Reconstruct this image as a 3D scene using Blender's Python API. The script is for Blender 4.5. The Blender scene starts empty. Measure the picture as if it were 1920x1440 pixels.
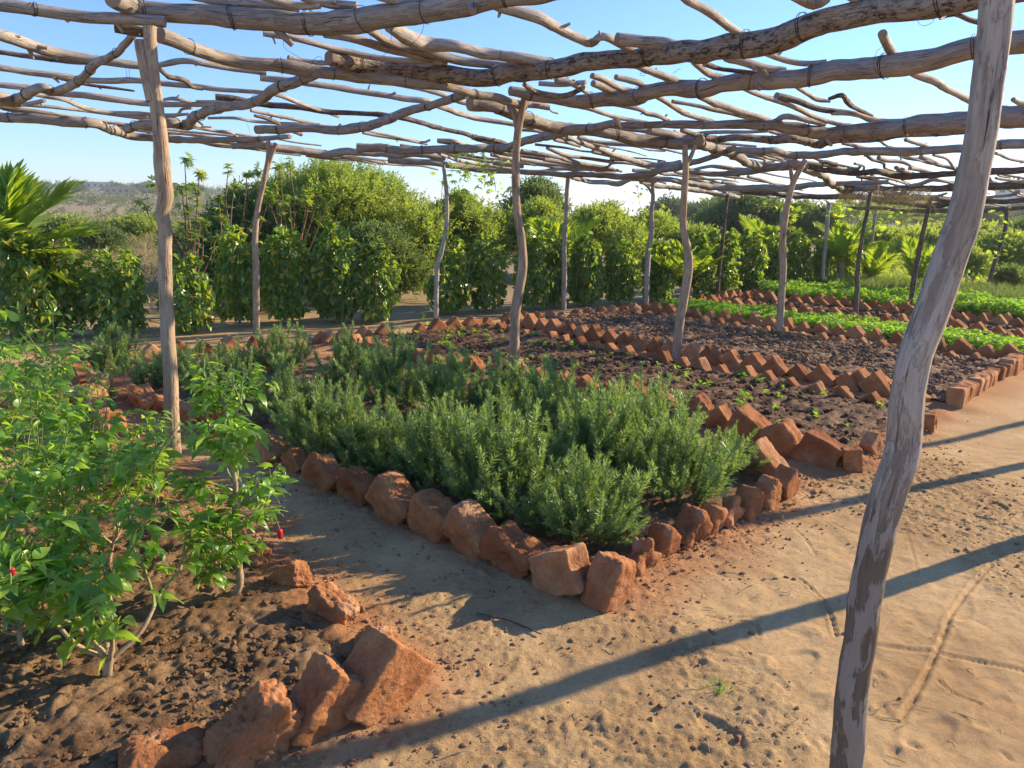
import bpy, math, random
import numpy as np
from mathutils import Vector, Matrix, Euler, Quaternion

# ------------------------------------------------------------------ camera, world, sun
SC = bpy.context.scene
COL = SC.collection
F = 1360.0; PIT = math.radians(13.2); ROLL = math.radians(0.9); H = 1.55
SUN_AZ = math.radians(63.0)      # clockwise from +Y
SUN_EL = math.radians(23.0)
SKY_STRENGTH = 0.105; SUN_STRENGTH = 5.0; EXPOSURE = 1.0; HAZE = 0.0006

cam_d = bpy.data.cameras.new('camera'); cam = bpy.data.objects.new('camera', cam_d); COL.objects.link(cam)
cam_d.sensor_fit = 'HORIZONTAL'; cam_d.sensor_width = 36.0; cam_d.lens = 36.0 * F / 1920.0
cam_d.clip_start = 0.05; cam_d.clip_end = 3000
cam.matrix_world = Matrix.Translation((0, 0, H)) @ Matrix.Rotation(math.pi/2 - PIT, 4, 'X') @ Matrix.Rotation(ROLL, 4, 'Z')
SC.camera = cam
SC.view_settings.view_transform = 'Standard'; SC.view_settings.look = 'None'
SC.view_settings.exposure = EXPOSURE; SC.view_settings.gamma = 1.0
SC.cycles.max_bounces = 6; SC.cycles.transparent_max_bounces = 6; SC.cycles.diffuse_bounces = 3
SC.cycles.transmission_bounces = 3; SC.cycles.glossy_bounces = 2; SC.cycles.use_denoising = True
SC.cycles.caustics_reflective = False; SC.cycles.caustics_refractive = False

W = bpy.data.worlds.new('World'); SC.world = W; W.use_nodes = True
nt = W.node_tree; nt.nodes.clear()
sky = nt.nodes.new('ShaderNodeTexSky'); sky.sky_type = 'NISHITA'; sky.sun_disc = False
sky.sun_elevation = SUN_EL; sky.sun_rotation = SUN_AZ; sky.air_density = 1.15; sky.dust_density = 0.0; sky.ozone_density = 4.0
bg = nt.nodes.new('ShaderNodeBackground'); bg.inputs[1].default_value = SKY_STRENGTH
wo = nt.nodes.new('ShaderNodeOutputWorld')
tn = nt.nodes.new('ShaderNodeMix'); tn.data_type = 'RGBA'; tn.blend_type = 'MULTIPLY'; tn.inputs[0].default_value = 1.0; tn.inputs[7].default_value = (0.80, 0.93, 1.24, 1)
nt.links.new(sky.outputs[0], tn.inputs[6]); nt.links.new(tn.outputs[2], bg.inputs[0]); nt.links.new(bg.outputs[0], wo.inputs[0])
sl = bpy.data.lights.new('sun', 'SUN'); sl.energy = SUN_STRENGTH; sl.angle = math.radians(0.55); sl.color = (1.0, 0.79, 0.52)
so = bpy.data.objects.new('sun', sl); COL.objects.link(so)
sdir = Vector((math.sin(SUN_AZ)*math.cos(SUN_EL), math.cos(SUN_AZ)*math.cos(SUN_EL), math.sin(SUN_EL)))
so.rotation_euler = sdir.to_track_quat('Z', 'Y').to_euler(); so.location = sdir*60

# ------------------------------------------------------------------ surveying helpers (picture point -> place on the ground)
RM = np.array((Matrix.Rotation(math.pi/2 - PIT, 3, 'X') @ Matrix.Rotation(ROLL, 3, 'Z')))
EYE = np.array([0, 0, H])
def ray(x, y): return RM @ np.array([(x-960)/F, -(y-720)/F, -1.0])
def G(x, y, z=0.0):
    d = ray(x, y); t = (z-H)/d[2]; return EYE + t*d
def depth(p): return -(RM.T @ (np.asarray(p, float)-EYE))[2]
def onY(x, y, Y):
    d = ray(x, y); return EYE + d*(Y/d[1])
def roofz(x, y): return 2.7527 - 0.01625*x - 0.053*y
def onroof(px, py, off):
    d = ray(px, py)            # z = a + b x + c y + off
    t = (2.7527 + off - H)/(d[2] + 0.01625*d[0] + 0.053*d[1])
    if t < 0 or t > 30: t = min(22.0, abs(t))
    return EYE + t*d
def proj(p):
    q = RM.T @ (np.asarray(p, float)-EYE); return np.array([960+F*q[0]/-q[2], 720-F*q[1]/-q[2]])
def radii(P, wid):
    """radius of a round stick at each point of P that shows wid picture points across"""
    T = np.gradient(P, axis=0); out = []
    for p, t_, w in zip(P, T, wid):
        if depth(p) < .3: out.append(out[-1] if out else .04); continue
        u_ = p-EYE; n_ = np.cross(t_, u_); n_ /= np.linalg.norm(n_); e = .002
        a = (proj(p+n_*e)-proj(p))/e; tt = t_/np.linalg.norm(t_); b_ = proj(p+tt*e)-proj(p); b_ /= np.linalg.norm(b_)+1e-12
        out.append(w/2/max(30., abs(a[0]*b_[1]-a[1]*b_[0])))
    return np.array(out)
def at_dist(px, dist, z=0.0):
    d = ray(px, 401); h = math.hypot(d[0], d[1]); return np.array([d[0]/h*dist, d[1]/h*dist, z])
def height_at(py, P):        # height of picture row py above the ground point P (vertical line)
    k = math.hypot(P[0], P[1]); lo, hi = -3., 60.
    for _ in range(40):
        m = (lo+hi)/2; q = RM.T @ (np.array([P[0], P[1], m])-EYE); y = 720-F*q[1]/-q[2]
        if q[2] < -.05 and y > py: lo = m
        else: hi = m
    return m

# ------------------------------------------------------------------ noise
def _h(ix, iy, iz):
    n = (ix*374761393 + iy*668265263 + iz*2147483647*3 + 1274126177) & 0xFFFFFFFF
    n = ((n ^ (n >> 13))*1274126177) & 0xFFFFFFFF
    n = ((n ^ (n >> 16))*2246822519) & 0xFFFFFFFF
    n = n ^ (n >> 15)
    return (n & 0xFFFFFF)/float(0xFFFFFF)*2-1
def vn(p):
    p = np.asarray(p, float); i = np.floor(p).astype(np.int64); f = p-i; f = f*f*(3-2*f)
    r = 0
    for a in (0, 1):
        wx = f[..., 0] if a else 1-f[..., 0]
        for b in (0, 1):
            wy = f[..., 1] if b else 1-f[..., 1]
            for c in (0, 1):
                wz = f[..., 2] if c else 1-f[..., 2]
                r = r + wx*wy*wz*_h(i[..., 0]+a, i[..., 1]+b, i[..., 2]+c)
    return r
def fbm(p, o=4, g=0.5):
    r = 0; a = 1; p = np.asarray(p, float)
    for k in range(o): r = r + a*vn(p*(2.03**k) + 17.3*k); a *= g
    return r
def n2(x, y, s, o=3, z=0.0): return fbm(np.stack([x*s, y*s, np.full_like(x, z)], -1), o)
def sstep(a, b, x): t = np.clip((x-a)/(b-a), 0, 1); return t*t*(3-2*t)

# ------------------------------------------------------------------ mesh building
def make_mesh(name, V, Fs, mat=None, smooth=True, attrs=None):
    me = bpy.data.meshes.new(name)
    V = np.ascontiguousarray(V, np.float32)
    if isinstance(Fs, np.ndarray): Fs = [Fs]
    Fs = [np.asarray(f, np.int32) for f in Fs if len(f)]
    loops = np.concatenate([f.ravel() for f in Fs]); tot = np.concatenate([np.full(len(f), f.shape[1], np.int32) for f in Fs])
    st = np.concatenate([[0], np.cumsum(tot)[:-1]]).astype(np.int32)
    me.vertices.add(len(V)); me.vertices.foreach_set('co', V.ravel())
    me.loops.add(len(loops)); me.loops.foreach_set('vertex_index', loops)
    me.polygons.add(len(tot)); me.polygons.foreach_set('loop_start', st); me.polygons.foreach_set('loop_total', tot)
    me.update(calc_edges=True)
    me.polygons.foreach_set('use_smooth', np.full(len(tot), smooth))
    for k, a in (attrs or {}).items():
        a = np.asarray(a, np.float32)
        if a.ndim == 1:
            at = me.attributes.new(k, 'FLOAT', 'POINT'); at.data.foreach_set('value', a)
        else:
            at = me.attributes.new(k, 'FLOAT_VECTOR', 'POINT'); at.data.foreach_set('vector', a.ravel())
    if mat: me.materials.append(mat)
    return me
def obj(name, me, parent=None, M=None):
    o = bpy.data.objects.new(name, me); COL.objects.link(o)
    if parent is not None: o.parent = parent
    if M is not None: o.matrix_local = M
    return o
def tag(o, label=None, cat=None, group=None, kind=None):
    if label: o['label'] = label
    if cat: o['category'] = cat
    if group: o['group'] = group
    if kind: o['kind'] = kind
    return o
def thing(name, label, cat, loc=(0, 0, 0), rz=0, group=None):
    o = bpy.data.objects.new(name, None); COL.objects.link(o); o.empty_display_size = 0.1
    o.location = [float(c) for c in loc]; o.rotation_euler = (0, 0, rz)
    return tag(o, label, cat, group)

class Bag:
    """collects pieces (verts, quads/tris, attributes) into one mesh"""
    def __init__(s): s.V = []; s.F = {}; s.A = {}; s.n = 0
    def add(s, V, Fs, **attrs):
        if isinstance(Fs, np.ndarray): Fs = [Fs]
        for f in Fs:
            f = np.asarray(f)
            if len(f): s.F.setdefault(f.shape[1], []).append(f + s.n)
        s.V.append(np.asarray(V, float)); m = len(V)
        for k, a in attrs.items():
            a = np.asarray(a, float)
            if a.ndim == 0: a = np.full(m, float(a))
            s.A.setdefault(k, []).append(a)
        s.n += m
    def mesh(s, name, mat=None, smooth=True):
        return make_mesh(name, np.concatenate(s.V), [np.concatenate(f) for f in s.F.values()], mat, smooth,
                         {k: np.concatenate(a) for k, a in s.A.items()})

def catmull(P, step):
    P = np.asarray(P, float)
    if len(P) == 2: P = np.array([P[0], (P[0]+P[1])/2, P[1]])
    Q = np.vstack([2*P[0]-P[1], P, 2*P[-1]-P[-2]]); out = []; par = []
    for i in range(1, len(Q)-2):
        L = np.linalg.norm(Q[i+1][:3]-Q[i][:3]); n = max(2, int(L/step)+1)
        for k in range(n):
            t = k/n
            out.append(0.5*((2*Q[i]) + (-Q[i-1]+Q[i+1])*t + (2*Q[i-1]-5*Q[i]+4*Q[i+1]-Q[i+2])*t*t + (-Q[i-1]+3*Q[i]-3*Q[i+1]+Q[i+2])*t**3))
    out.append(P[-1]); return np.array(out)
def tube(P, R, seg=10, rough=0.0, seed=0.0, caps=True, squash=None):
    P = np.asarray(P, float); n = len(P); R = np.broadcast_to(R, (n,)).astype(float)
    T = np.gradient(P, axis=0); T /= np.linalg.norm(T, axis=1)[:, None]+1e-9
    up = np.array([0, 0, 1.0]) if abs(T[0][2]) < 0.9 else np.array([1.0, 0, 0])
    N = np.cross(T[0], up); N /= np.linalg.norm(N); Ns = [N]
    for i in range(1, n):
        N = N - T[i]*np.dot(N, T[i]); N /= np.linalg.norm(N)+1e-9; Ns.append(N)
    Ns = np.array(Ns); B = np.cross(T, Ns)
    a = np.arange(seg)*2*math.pi/seg; L = np.concatenate([[0], np.cumsum(np.linalg.norm(np.diff(P, axis=0), axis=1))])
    ca, sa = np.cos(a), np.sin(a)
    rr = np.repeat(R[:, None], seg, 1)
    if rough:
        rm = R.mean()
        q = np.stack([np.broadcast_to(ca*1.3, (n, seg)), np.broadcast_to(sa*1.3, (n, seg)), np.broadcast_to((L/(rm*5))[:, None], (n, seg))], -1) + seed
        rr = rr*(1 + rough*fbm(q, 3))
        knots = vn(np.stack([np.broadcast_to(ca*1.5, (n, seg)), np.broadcast_to(sa*1.5, (n, seg)), np.broadcast_to((L/(rm*3.0))[:, None], (n, seg))], -1) + seed + 50)
        rr = rr*(1 + 5.0*rough*np.clip(knots-0.45, 0, 1))
    V = P[:, None, :] + Ns[:, None, :]*(ca[None, :, None]*rr[..., None]) + B[:, None, :]*(sa[None, :, None]*rr[..., None])
    g = np.stack([ca[None, :]*rr, sa[None, :]*rr, np.repeat(L[:, None], seg, 1)], -1)
    V = V.reshape(-1, 3); g = g.reshape(-1, 3) + np.array([seed, seed*0.7, seed*1.3])
    i = np.arange(n-1)[:, None]*seg; j = np.arange(seg)[None, :]; j2 = (j+1) % seg
    Fq = np.stack([i+j, i+j2, i+seg+j2, i+seg+j], -1).reshape(-1, 4)
    cap = np.zeros(len(V))
    if caps:
        base = len(V); rings = []
        tri = []
        for e, idx in ((0, 0), (1, n-1)):
            ring = V[idx*seg:(idx+1)*seg]; c = P[idx] + T[idx]*(R[idx]*0.12*(1 if e else -1))
            vb = base + e*(seg+1)
            rings.append(np.vstack([ring, c])); jj = np.arange(seg)
            t = np.stack([vb+jj, vb+(jj+1) % seg, np.full(seg, vb+seg)], -1)
            tri.append(t if e else t[:, ::-1])
        V = np.vstack([V]+rings)
        gc = np.vstack([np.vstack([g[:seg], g[:seg].mean(0)]), np.vstack([g[(n-1)*seg:n*seg], g[(n-1)*seg:n*seg].mean(0)])])
        g = np.vstack([g, gc]); cap = np.concatenate([cap, np.ones(2*(seg+1))])
        return V, [Fq, np.vstack(tri)], g, cap
    return V, [Fq], g, cap

# ------------------------------------------------------------------ materials
def mat_new(name):
    m = bpy.data.materials.new(name); m.use_nodes = True; t = m.node_tree; t.nodes.clear()
    out = t.nodes.new('ShaderNodeOutputMaterial'); b = t.nodes.new('ShaderNodeBsdfPrincipled'); t.links.new(b.outputs[0], out.inputs[0])
    b.inputs['Roughness'].default_value = 0.85; b.inputs['Specular IOR Level'].default_value = 0.25
    return m, t, b, out
def nd(t, kind, **kw):
    n = t.nodes.new(kind)
    for k, v in kw.items():
        if k in n.inputs: n.inputs[k].default_value = v
        else: setattr(n, k, v)
    return n
def ramp(t, fac, stops):
    r = t.nodes.new('ShaderNodeValToRGB'); e = r.color_ramp.elements
    while len(e) < len(stops): e.new(0.5)
    for i, (p, c) in enumerate(stops): e[i].position = p; e[i].color = (*c, 1) if len(c) == 3 else c
    t.links.new(fac, r.inputs[0]); return r.outputs[0]
def mix(t, fac, a, b, mode='MIX'):
    m = t.nodes.new('ShaderNodeMix'); m.data_type = 'RGBA'; m.blend_type = mode
    for s, v in ((m.inputs[0], fac), (m.inputs[6], a), (m.inputs[7], b)):
        if hasattr(v, 'links') or hasattr(v, 'is_linked'): t.links.new(v, s)
        else: s.default_value = v if isinstance(v, float) else (*v, 1)
    return m.outputs[2]
def noise(t, vec, scale, detail=4, rough=0.55):
    n = nd(t, 'ShaderNodeTexNoise', Scale=scale, Detail=detail, Roughness=rough)
    if vec is not None: t.links.new(vec, n.inputs['Vector'])
    return n.outputs[0]
def mapping(t, vec, sc):
    m = t.nodes.new('ShaderNodeMapping'); t.links.new(vec, m.inputs[0]); m.inputs['Scale'].default_value = sc; return m.outputs[0]
def bump(t, b, h, strength, dist, prev=None):
    n = nd(t, 'ShaderNodeBump', Strength=strength, Distance=dist); t.links.new(h, n.inputs['Height'])
    if prev is not None: t.links.new(prev, n.inputs['Normal'])
    t.links.new(n.outputs[0], b.inputs['Normal']); return n.outputs[0]
def maprange(t, v, a, b_, c=0.0, d=1.0):
    m = nd(t, 'ShaderNodeMapRange'); t.links.new(v, m.inputs[0])
    for i, x in enumerate((a, b_, c, d)): m.inputs[i+1].default_value = x
    return m.outputs[0]

def wood(name, base, light, dark, bark=0.0, dark_foot=False):
    m, t, b, _ = mat_new(name)
    a = nd(t, 'ShaderNodeAttribute', attribute_name='grain').outputs['Vector']
    oi = nd(t, 'ShaderNodeObjectInfo').outputs['Random']
    fine = noise(t, mapping(t, a, (60, 60, 5)), 2.0, 6, 0.65)
    big = noise(t, mapping(t, a, (8, 8, 2.2)), 1.6, 4, 0.6)
    c = ramp(t, fine, [(0.30, dark), (0.48, base), (0.72, light)])
    c2 = ramp(t, big, [(0.35, tuple(x*0.72 for x in base)), (0.65, light)])
    col = mix(t, 0.45, c, c2)
    tint = ramp(t, oi, [(0.0, (0.86, 0.80, 0.76)), (0.5, (1.0, 0.97, 0.93)), (1.0, (1.08, 1.06, 1.04))])
    col = mix(t, 1.0, col, tint, 'MULTIPLY')
    crack = noise(t, mapping(t, a, (46, 46, 1.6)), 2.6, 3, 0.5)
    ck = maprange(t, crack, 0.33, 0.39, 1.0, 0.0)
    col = mix(t, ck, col, tuple(x*0.35 for x in dark))
    if bark > 0:
        bk = noise(t, mapping(t, a, (20, 20, 9)), 2.2, 7, 0.75)
        bm = maprange(t, bk, 0.55-bark*0.2, 0.60-bark*0.2)
        col = mix(t, bm, col, (0.055, 0.042, 0.034))
        h2 = bm
    if dark_foot:  # wood colour turns darker towards the bottom, with a noisy edge
        g = nd(t, 'ShaderNodeNewGeometry').outputs['Position']; sx = t.nodes.new('ShaderNodeSeparateXYZ'); t.links.new(g, sx.inputs[0])
        nn = noise(t, mapping(t, a, (14, 14, 3)), 1.5, 4, 0.6)
        ad = nd(t, 'ShaderNodeMath', operation='MULTIPLY_ADD'); t.links.new(nn, ad.inputs[0]); ad.inputs[1].default_value = -0.4; t.links.new(sx.outputs[2], ad.inputs[2])
        st = maprange(t, ad.outputs[0], 0.52, 0.80, 0.92, 0.0)
        pk = noise(t, mapping(t, a, (22, 22, 3.5)), 1.6, 5, 0.7)
        col = mix(t, maprange(t, pk, 0.52, 0.56, 0.0, 0.6), col, (0.22, 0.165, 0.125))
        col = mix(t, st, col, mix(t, fine, (0.07, 0.052, 0.036), (0.21, 0.155, 0.105)))
    fl = noise(t, mapping(t, a, (13, 13, 3.2)), 1.8, 5, 0.62)       # outlines of flaking bark
    ab = nd(t, 'ShaderNodeMath', operation='SUBTRACT'); t.links.new(fl, ab.inputs[0]); ab.inputs[1].default_value = 0.5
    ab2 = nd(t, 'ShaderNodeMath', operation='ABSOLUTE'); t.links.new(ab.outputs[0], ab2.inputs[0])
    col = mix(t, maprange(t, ab2.outputs[0], 0.0, 0.012, 0.6, 0.0), col, tuple(x*0.55 for x in dark))
    col = mix(t, maprange(t, fl, 0.49, 0.52, 0.0, 0.28), col, tuple(min(1, x*1.12) for x in light))
    cap = nd(t, 'ShaderNodeAttribute', attribute_name='cap').outputs['Fac']
    col = mix(t, cap, col, (0.33, 0.24, 0.16))
    t.links.new(col, b.inputs['Base Color']); b.inputs['Roughness'].default_value = 0.8
    n1 = bump(t, b, fine, 0.7, 0.005); n1 = bump(t, b, crack, 0.7, 0.008, n1); bump(t, b, maprange(t, fl, 0.47, 0.53), 0.5, 0.006, n1)
    return m
M_POLE = wood('pole_wood', (0.34, 0.305, 0.265), (0.52, 0.475, 0.42), (0.16, 0.135, 0.115))
M_BEAM = wood('beam_wood', (0.28, 0.245, 0.21), (0.43, 0.385, 0.335), (0.12, 0.10, 0.085))
M_BARK = wood('bark_wood', (0.27, 0.225, 0.185), (0.38, 0.325, 0.27), (0.12, 0.095, 0.078), bark=0.25)
M_DARK = wood('dark_wood', (0.15, 0.115, 0.092), (0.26, 0.205, 0.165), (0.07, 0.05, 0.04), bark=0.3)
M_POST = wood('post_wood', (0.36, 0.265, 0.18), (0.52, 0.40, 0.28), (0.19, 0.125, 0.08))
M_BIGPOST = wood('great_post_wood', (0.40, 0.345, 0.28), (0.56, 0.50, 0.42), (0.21, 0.165, 0.125), dark_foot=True)
m, t, b, _ = mat_new('wire'); b.inputs['Base Color'].default_value = (0.03, 0.028, 0.027, 1); b.inputs['Roughness'].default_value = 0.5; b.inputs['Metallic'].default_value = 0.6; M_WIRE = m

def leafmat(name, c1, c2, tr, trans=0.45, rough=0.42, attr=None, spec=0.4, yellow=0.0):
    m = bpy.data.materials.new(name); m.use_nodes = True; t = m.node_tree; t.nodes.clear()
    out = t.nodes.new('ShaderNodeOutputMaterial'); b = t.nodes.new('ShaderNodeBsdfPrincipled'); tb = t.nodes.new('ShaderNodeBsdfTranslucent'); mx = t.nodes.new('ShaderNodeMixShader')
    b.inputs['Roughness'].default_value = rough; b.inputs['Specular IOR Level'].default_value = spec
    if attr: f = nd(t, 'ShaderNodeAttribute', attribute_name=attr).outputs['Fac']
    else: f = nd(t, 'ShaderNodeObjectInfo').outputs['Random']
    stops = [(0.0, c1), (0.85-yellow, c2)]
    if yellow: stops += [(0.97-yellow*0.5, (0.42, 0.36, 0.05))]
    col = ramp(t, f, stops)
    col = mix(t, 1.0, col, ramp(t, nd(t, 'ShaderNodeObjectInfo').outputs['Random'], [(0.0, (0.72, 0.78, 0.8)), (0.5, (1, 1, 1)), (1.0, (1.22, 1.12, 0.95))]), 'MULTIPLY')
    g = noise(t, nd(t, 'ShaderNodeTexCoord').outputs['Object'], 30.0, 3, 0.6)
    col = mix(t, 0.5, col, ramp(t, g, [(0.35, (0.62, 0.62, 0.62)), (0.65, (1.15, 1.15, 1.1))]), 'MULTIPLY')
    bf = nd(t, 'ShaderNodeNewGeometry').outputs['Backfacing']
    col2 = mix(t, bf, col, mix(t, 0.5, col, (0.20, 0.26, 0.13)))
    t.links.new(col2, b.inputs['Base Color'])
    tc = mix(t, 1.0, mix(t, 0.55, col, tr), (2.3, 2.3, 1.6), 'MULTIPLY')
    t.links.new(tc, tb.inputs[0])
    mx.inputs[0].default_value = trans; t.links.new(b.outputs[0], mx.inputs[1]); t.links.new(tb.outputs[0], mx.inputs[2]); t.links.new(mx.outputs[0], out.inputs[0])
    return m
M_PEP = leafmat('pepper_leaf', (0.065, 0.185, 0.028), (0.20, 0.36, 0.05), (0.34, 0.48, 0.03), 0.45, 0.36, spec=0.5)
M_PEPS = leafmat('pepper_leaf_mass', (0.065, 0.185, 0.028), (0.20, 0.36, 0.05), (0.34, 0.48, 0.03), 0.42, 0.36, attr='tint', spec=0.5)
M_CASTOR = leafmat('castor_leaf', (0.07, 0.15, 0.03), (0.15, 0.25, 0.045), (0.26, 0.34, 0.03), 0.38, 0.45, attr='tint', spec=0.35, yellow=0.10)
M_HEDGE = leafmat('hedge_leaf', (0.055, 0.145, 0.03), (0.15, 0.26, 0.05), (0.30, 0.40, 0.04), 0.34, 0.28, attr='tint', spec=0.55, yellow=0.06)
M_HEDGEO = leafmat('hedge_leaf_single', (0.055, 0.145, 0.03), (0.15, 0.26, 0.05), (0.30, 0.40, 0.04), 0.34, 0.28, spec=0.55, yellow=0.06)
M_BUSH = leafmat('bush_leaf', (0.12, 0.18, 0.035), (0.27, 0.33, 0.065), (0.28, 0.36, 0.05), 0.36, 0.6, attr='tint', spec=0.2)
M_BUSHD = leafmat('dark_bush_leaf', (0.075, 0.12, 0.04), (0.14, 0.20, 0.065), (0.15, 0.21, 0.04), 0.34, 0.6, attr='tint', spec=0.2)
M_BUSHY = leafmat('yellow_bush_leaf', (0.14, 0.20, 0.04), (0.28, 0.34, 0.07), (0.28, 0.36, 0.05), 0.36, 0.6, attr='tint', spec=0.2)
M_FAR = leafmat('far_tree_leaf', (0.055, 0.085, 0.045), (0.10, 0.14, 0.06), (0.1, 0.14, 0.04), 0.25, 0.7, attr='tint', spec=0.1)
M_PALM = leafmat('palm_leaf', (0.09, 0.19, 0.025), (0.24, 0.34, 0.04), (0.34, 0.42, 0.02), 0.42, 0.38, attr='tint', spec=0.5)
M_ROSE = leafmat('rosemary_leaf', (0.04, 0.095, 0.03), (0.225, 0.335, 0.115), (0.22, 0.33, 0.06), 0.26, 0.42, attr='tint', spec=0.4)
M_PARS = leafmat('herb_leaf', (0.08, 0.22, 0.02), (0.16, 0.34, 0.03), (0.26, 0.42, 0.02), 0.42, 0.5, attr='tint', spec=0.3)
M_VINE = leafmat('vine_leaf', (0.10, 0.22, 0.03), (0.20, 0.33, 0.04), (0.36, 0.46, 0.03), 0.5, 0.5, attr='tint', spec=0.3, yellow=0.06)
M_GRASS = leafmat('dry_grass_blade', (0.22, 0.17, 0.09), (0.36, 0.29, 0.17), (0.3, 0.25, 0.1), 0.3, 0.8, attr='tint', spec=0.1)
M_SCRUB = leafmat('scrub_leaf', (0.12, 0.14, 0.05), (0.22, 0.22, 0.08), (0.2, 0.2, 0.05), 0.3, 0.8, attr='tint', spec=0.1)
M_STRAW = leafmat('dry_palm_blade', (0.24, 0.18, 0.12), (0.42, 0.34, 0.25), (0.3, 0.24, 0.14), 0.15, 0.8, attr='tint', spec=0.2)
def plain(name, c, r=0.7, var=0.25, scale=20.0, bmp=0.3, bd=0.003):
    m, t, b, _ = mat_new(name); co = nd(t, 'ShaderNodeTexCoord').outputs['Object']
    n = noise(t, co, scale, 5, 0.6); col = ramp(t, n, [(0.3, tuple(x*(1-var) for x in c)), (0.7, tuple(min(1, x*(1+var)) for x in c))])
    t.links.new(col, b.inputs['Base Color']); b.inputs['Roughness'].default_value = r
    if bmp: bump(t, b, n, bmp, bd)
    return m
M_STEM = plain('green_stem', (0.20, 0.25, 0.08), 0.6)
M_WSTEM = plain('woody_stem', (0.33, 0.25, 0.15), 0.8, 0.35, 60)
M_TRUNK = plain('trunk_bark', (0.16, 0.12, 0.085), 0.9, 0.4, 12)
M_REDSTEM = plain('ruddy_stem', (0.24, 0.14, 0.08), 0.8, 0.35, 30)
M_GPEP = plain('green_pepper', (0.10, 0.24, 0.03), 0.3, 0.15, 12, 0)
M_RPEP = plain('red_pepper', (0.50, 0.03, 0.03), 0.3, 0.15, 12, 0)
M_OPEP = plain('orange_pepper', (0.62, 0.19, 0.03), 0.3, 0.15, 12, 0)
M_FLOWER = plain('white_petal', (0.75, 0.74, 0.66), 0.6, 0.05, 12, 0)
M_HOUSE = plain('pale_wall', (0.55, 0.52, 0.47), 0.9, 0.06, 0.5, 0)
M_ROOFM = plain('pale_roof', (0.42, 0.37, 0.32), 0.9, 0.15, 0.5, 0)
M_WIN = plain('dark_window', (0.05, 0.05, 0.055), 0.3, 0.05, 1, 0)
M_THATCH = plain('thatch', (0.20, 0.14, 0.09), 0.95, 0.5, 40)

# brick
m, t, b, _ = mat_new('earth_brick'); M_BRICK = m
co = nd(t, 'ShaderNodeTexCoord').outputs['Object']; oi = nd(t, 'ShaderNodeObjectInfo').outputs['Random']
ad = nd(t, 'ShaderNodeVectorMath', operation='ADD'); t.links.new(co, ad.inputs[0]); t.links.new(oi, ad.inputs[1])
n1 = noise(t, ad.outputs[0], 9.0, 6, 0.65); n2_ = noise(t, ad.outputs[0], 90.0, 5, 0.7); n3 = noise(t, ad.outputs[0], 4.0, 3, 0.5)
c = ramp(t, n1, [(0.25, (0.28, 0.11, 0.045)), (0.5, (0.45, 0.20, 0.085)), (0.75, (0.53, 0.30, 0.15))])
c = mix(t, 1.0, c, ramp(t, oi, [(0.0, (0.62, 0.56, 0.56)), (0.35, (1, 1, 1)), (0.6, (0.85, 0.8, 0.78)), (0.8, (1.12, 1.25, 1.4)), (1.0, (0.8, 0.7, 0.66))]), 'MULTIPLY')
c = mix(t, maprange(t, n3, 0.58, 0.72, 0.0, 0.55), c, (0.50, 0.36, 0.25))
c = mix(t, 0.6, c, ramp(t, n2_, [(0.3, (0.6, 0.56, 0.52)), (0.55, (1, 1, 1)), (0.8, (1.15, 1.15, 1.15))]), 'MULTIPLY')
t.links.new(c, b.inputs['Base Color']); b.inputs['Roughness'].default_value = 0.95; b.inputs['Specular IOR Level'].default_value = 0.1
k = bump(t, b, n2_, 0.75, 0.010); bump(t, b, n1, 0.5, 0.02, k)

# soil (colour by kind)
def soilmat(name, dark, mid, light, wet=0.9):
    m, t, b, _ = mat_new(name); g = nd(t, 'ShaderNodeNewGeometry').outputs['Position']
    a = noise(t, g, 7.0, 6, 0.65); f = noise(t, g, 70.0, 6, 0.75); v = nd(t, 'ShaderNodeTexVoronoi', Scale=38.0); t.links.new(g, v.inputs['Vector'])
    c = ramp(t, a, [(0.32, dark), (0.5, mid), (0.7, light)])
    c = mix(t, 0.7, c, ramp(t, f, [(0.3, (0.5, 0.5, 0.5)), (0.5, (1, 1, 1)), (0.75, (1.3, 1.28, 1.25))]), 'MULTIPLY')
    t.links.new(c, b.inputs['Base Color']); b.inputs['Roughness'].default_value = wet; b.inputs['Specular IOR Level'].default_value = 0.2
    k = bump(t, b, f, 0.9, 0.012); bump(t, b, v.outputs['Distance'], 0.4, 0.01, k)
    return m
M_SOILP = soilmat('pepper_soil', (0.11, 0.062, 0.032), (0.20, 0.12, 0.062), (0.31, 0.20, 0.11))
M_SOILR = soilmat('rosemary_soil', (0.12, 0.07, 0.04), (0.22, 0.13, 0.075), (0.33, 0.23, 0.14))
M_SOILD = soilmat('wet_soil', (0.055, 0.028, 0.014), (0.12, 0.066, 0.036), (0.24, 0.145, 0.085), 0.8)
M_SOILG = soilmat('clod_soil', (0.115, 0.064, 0.034), (0.21, 0.13, 0.078), (0.34, 0.23, 0.145))

# ground
m, t, b, _ = mat_new('sandy_earth'); M_GROUND = m
g = nd(t, 'ShaderNodeNewGeometry').outputs['Position']
red = nd(t, 'ShaderNodeAttribute', attribute_name='red').outputs['Fac']; dry = nd(t, 'ShaderNodeAttribute', attribute_name='dry').outputs['Fac']; crm = nd(t, 'ShaderNodeAttribute', attribute_name='crumb').outputs['Fac']
a = noise(t, g, 1.6, 6, 0.6); f = noise(t, g, 55.0, 6, 0.75); ff = noise(t, g, 260.0, 4, 0.7); mi = noise(t, g, 12.0, 5, 0.6)
c = ramp(t, a, [(0.3, (0.36, 0.228, 0.108)), (0.5, (0.47, 0.32, 0.158)), (0.72, (0.56, 0.40, 0.215))])
c = mix(t, maprange(t, mi, 0.5, 0.75, 0.0, 0.4), c, (0.36, 0.225, 0.125))
c = mix(t, red, c, mix(t, mi, (0.30, 0.12, 0.05), (0.44, 0.22, 0.11)))
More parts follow.
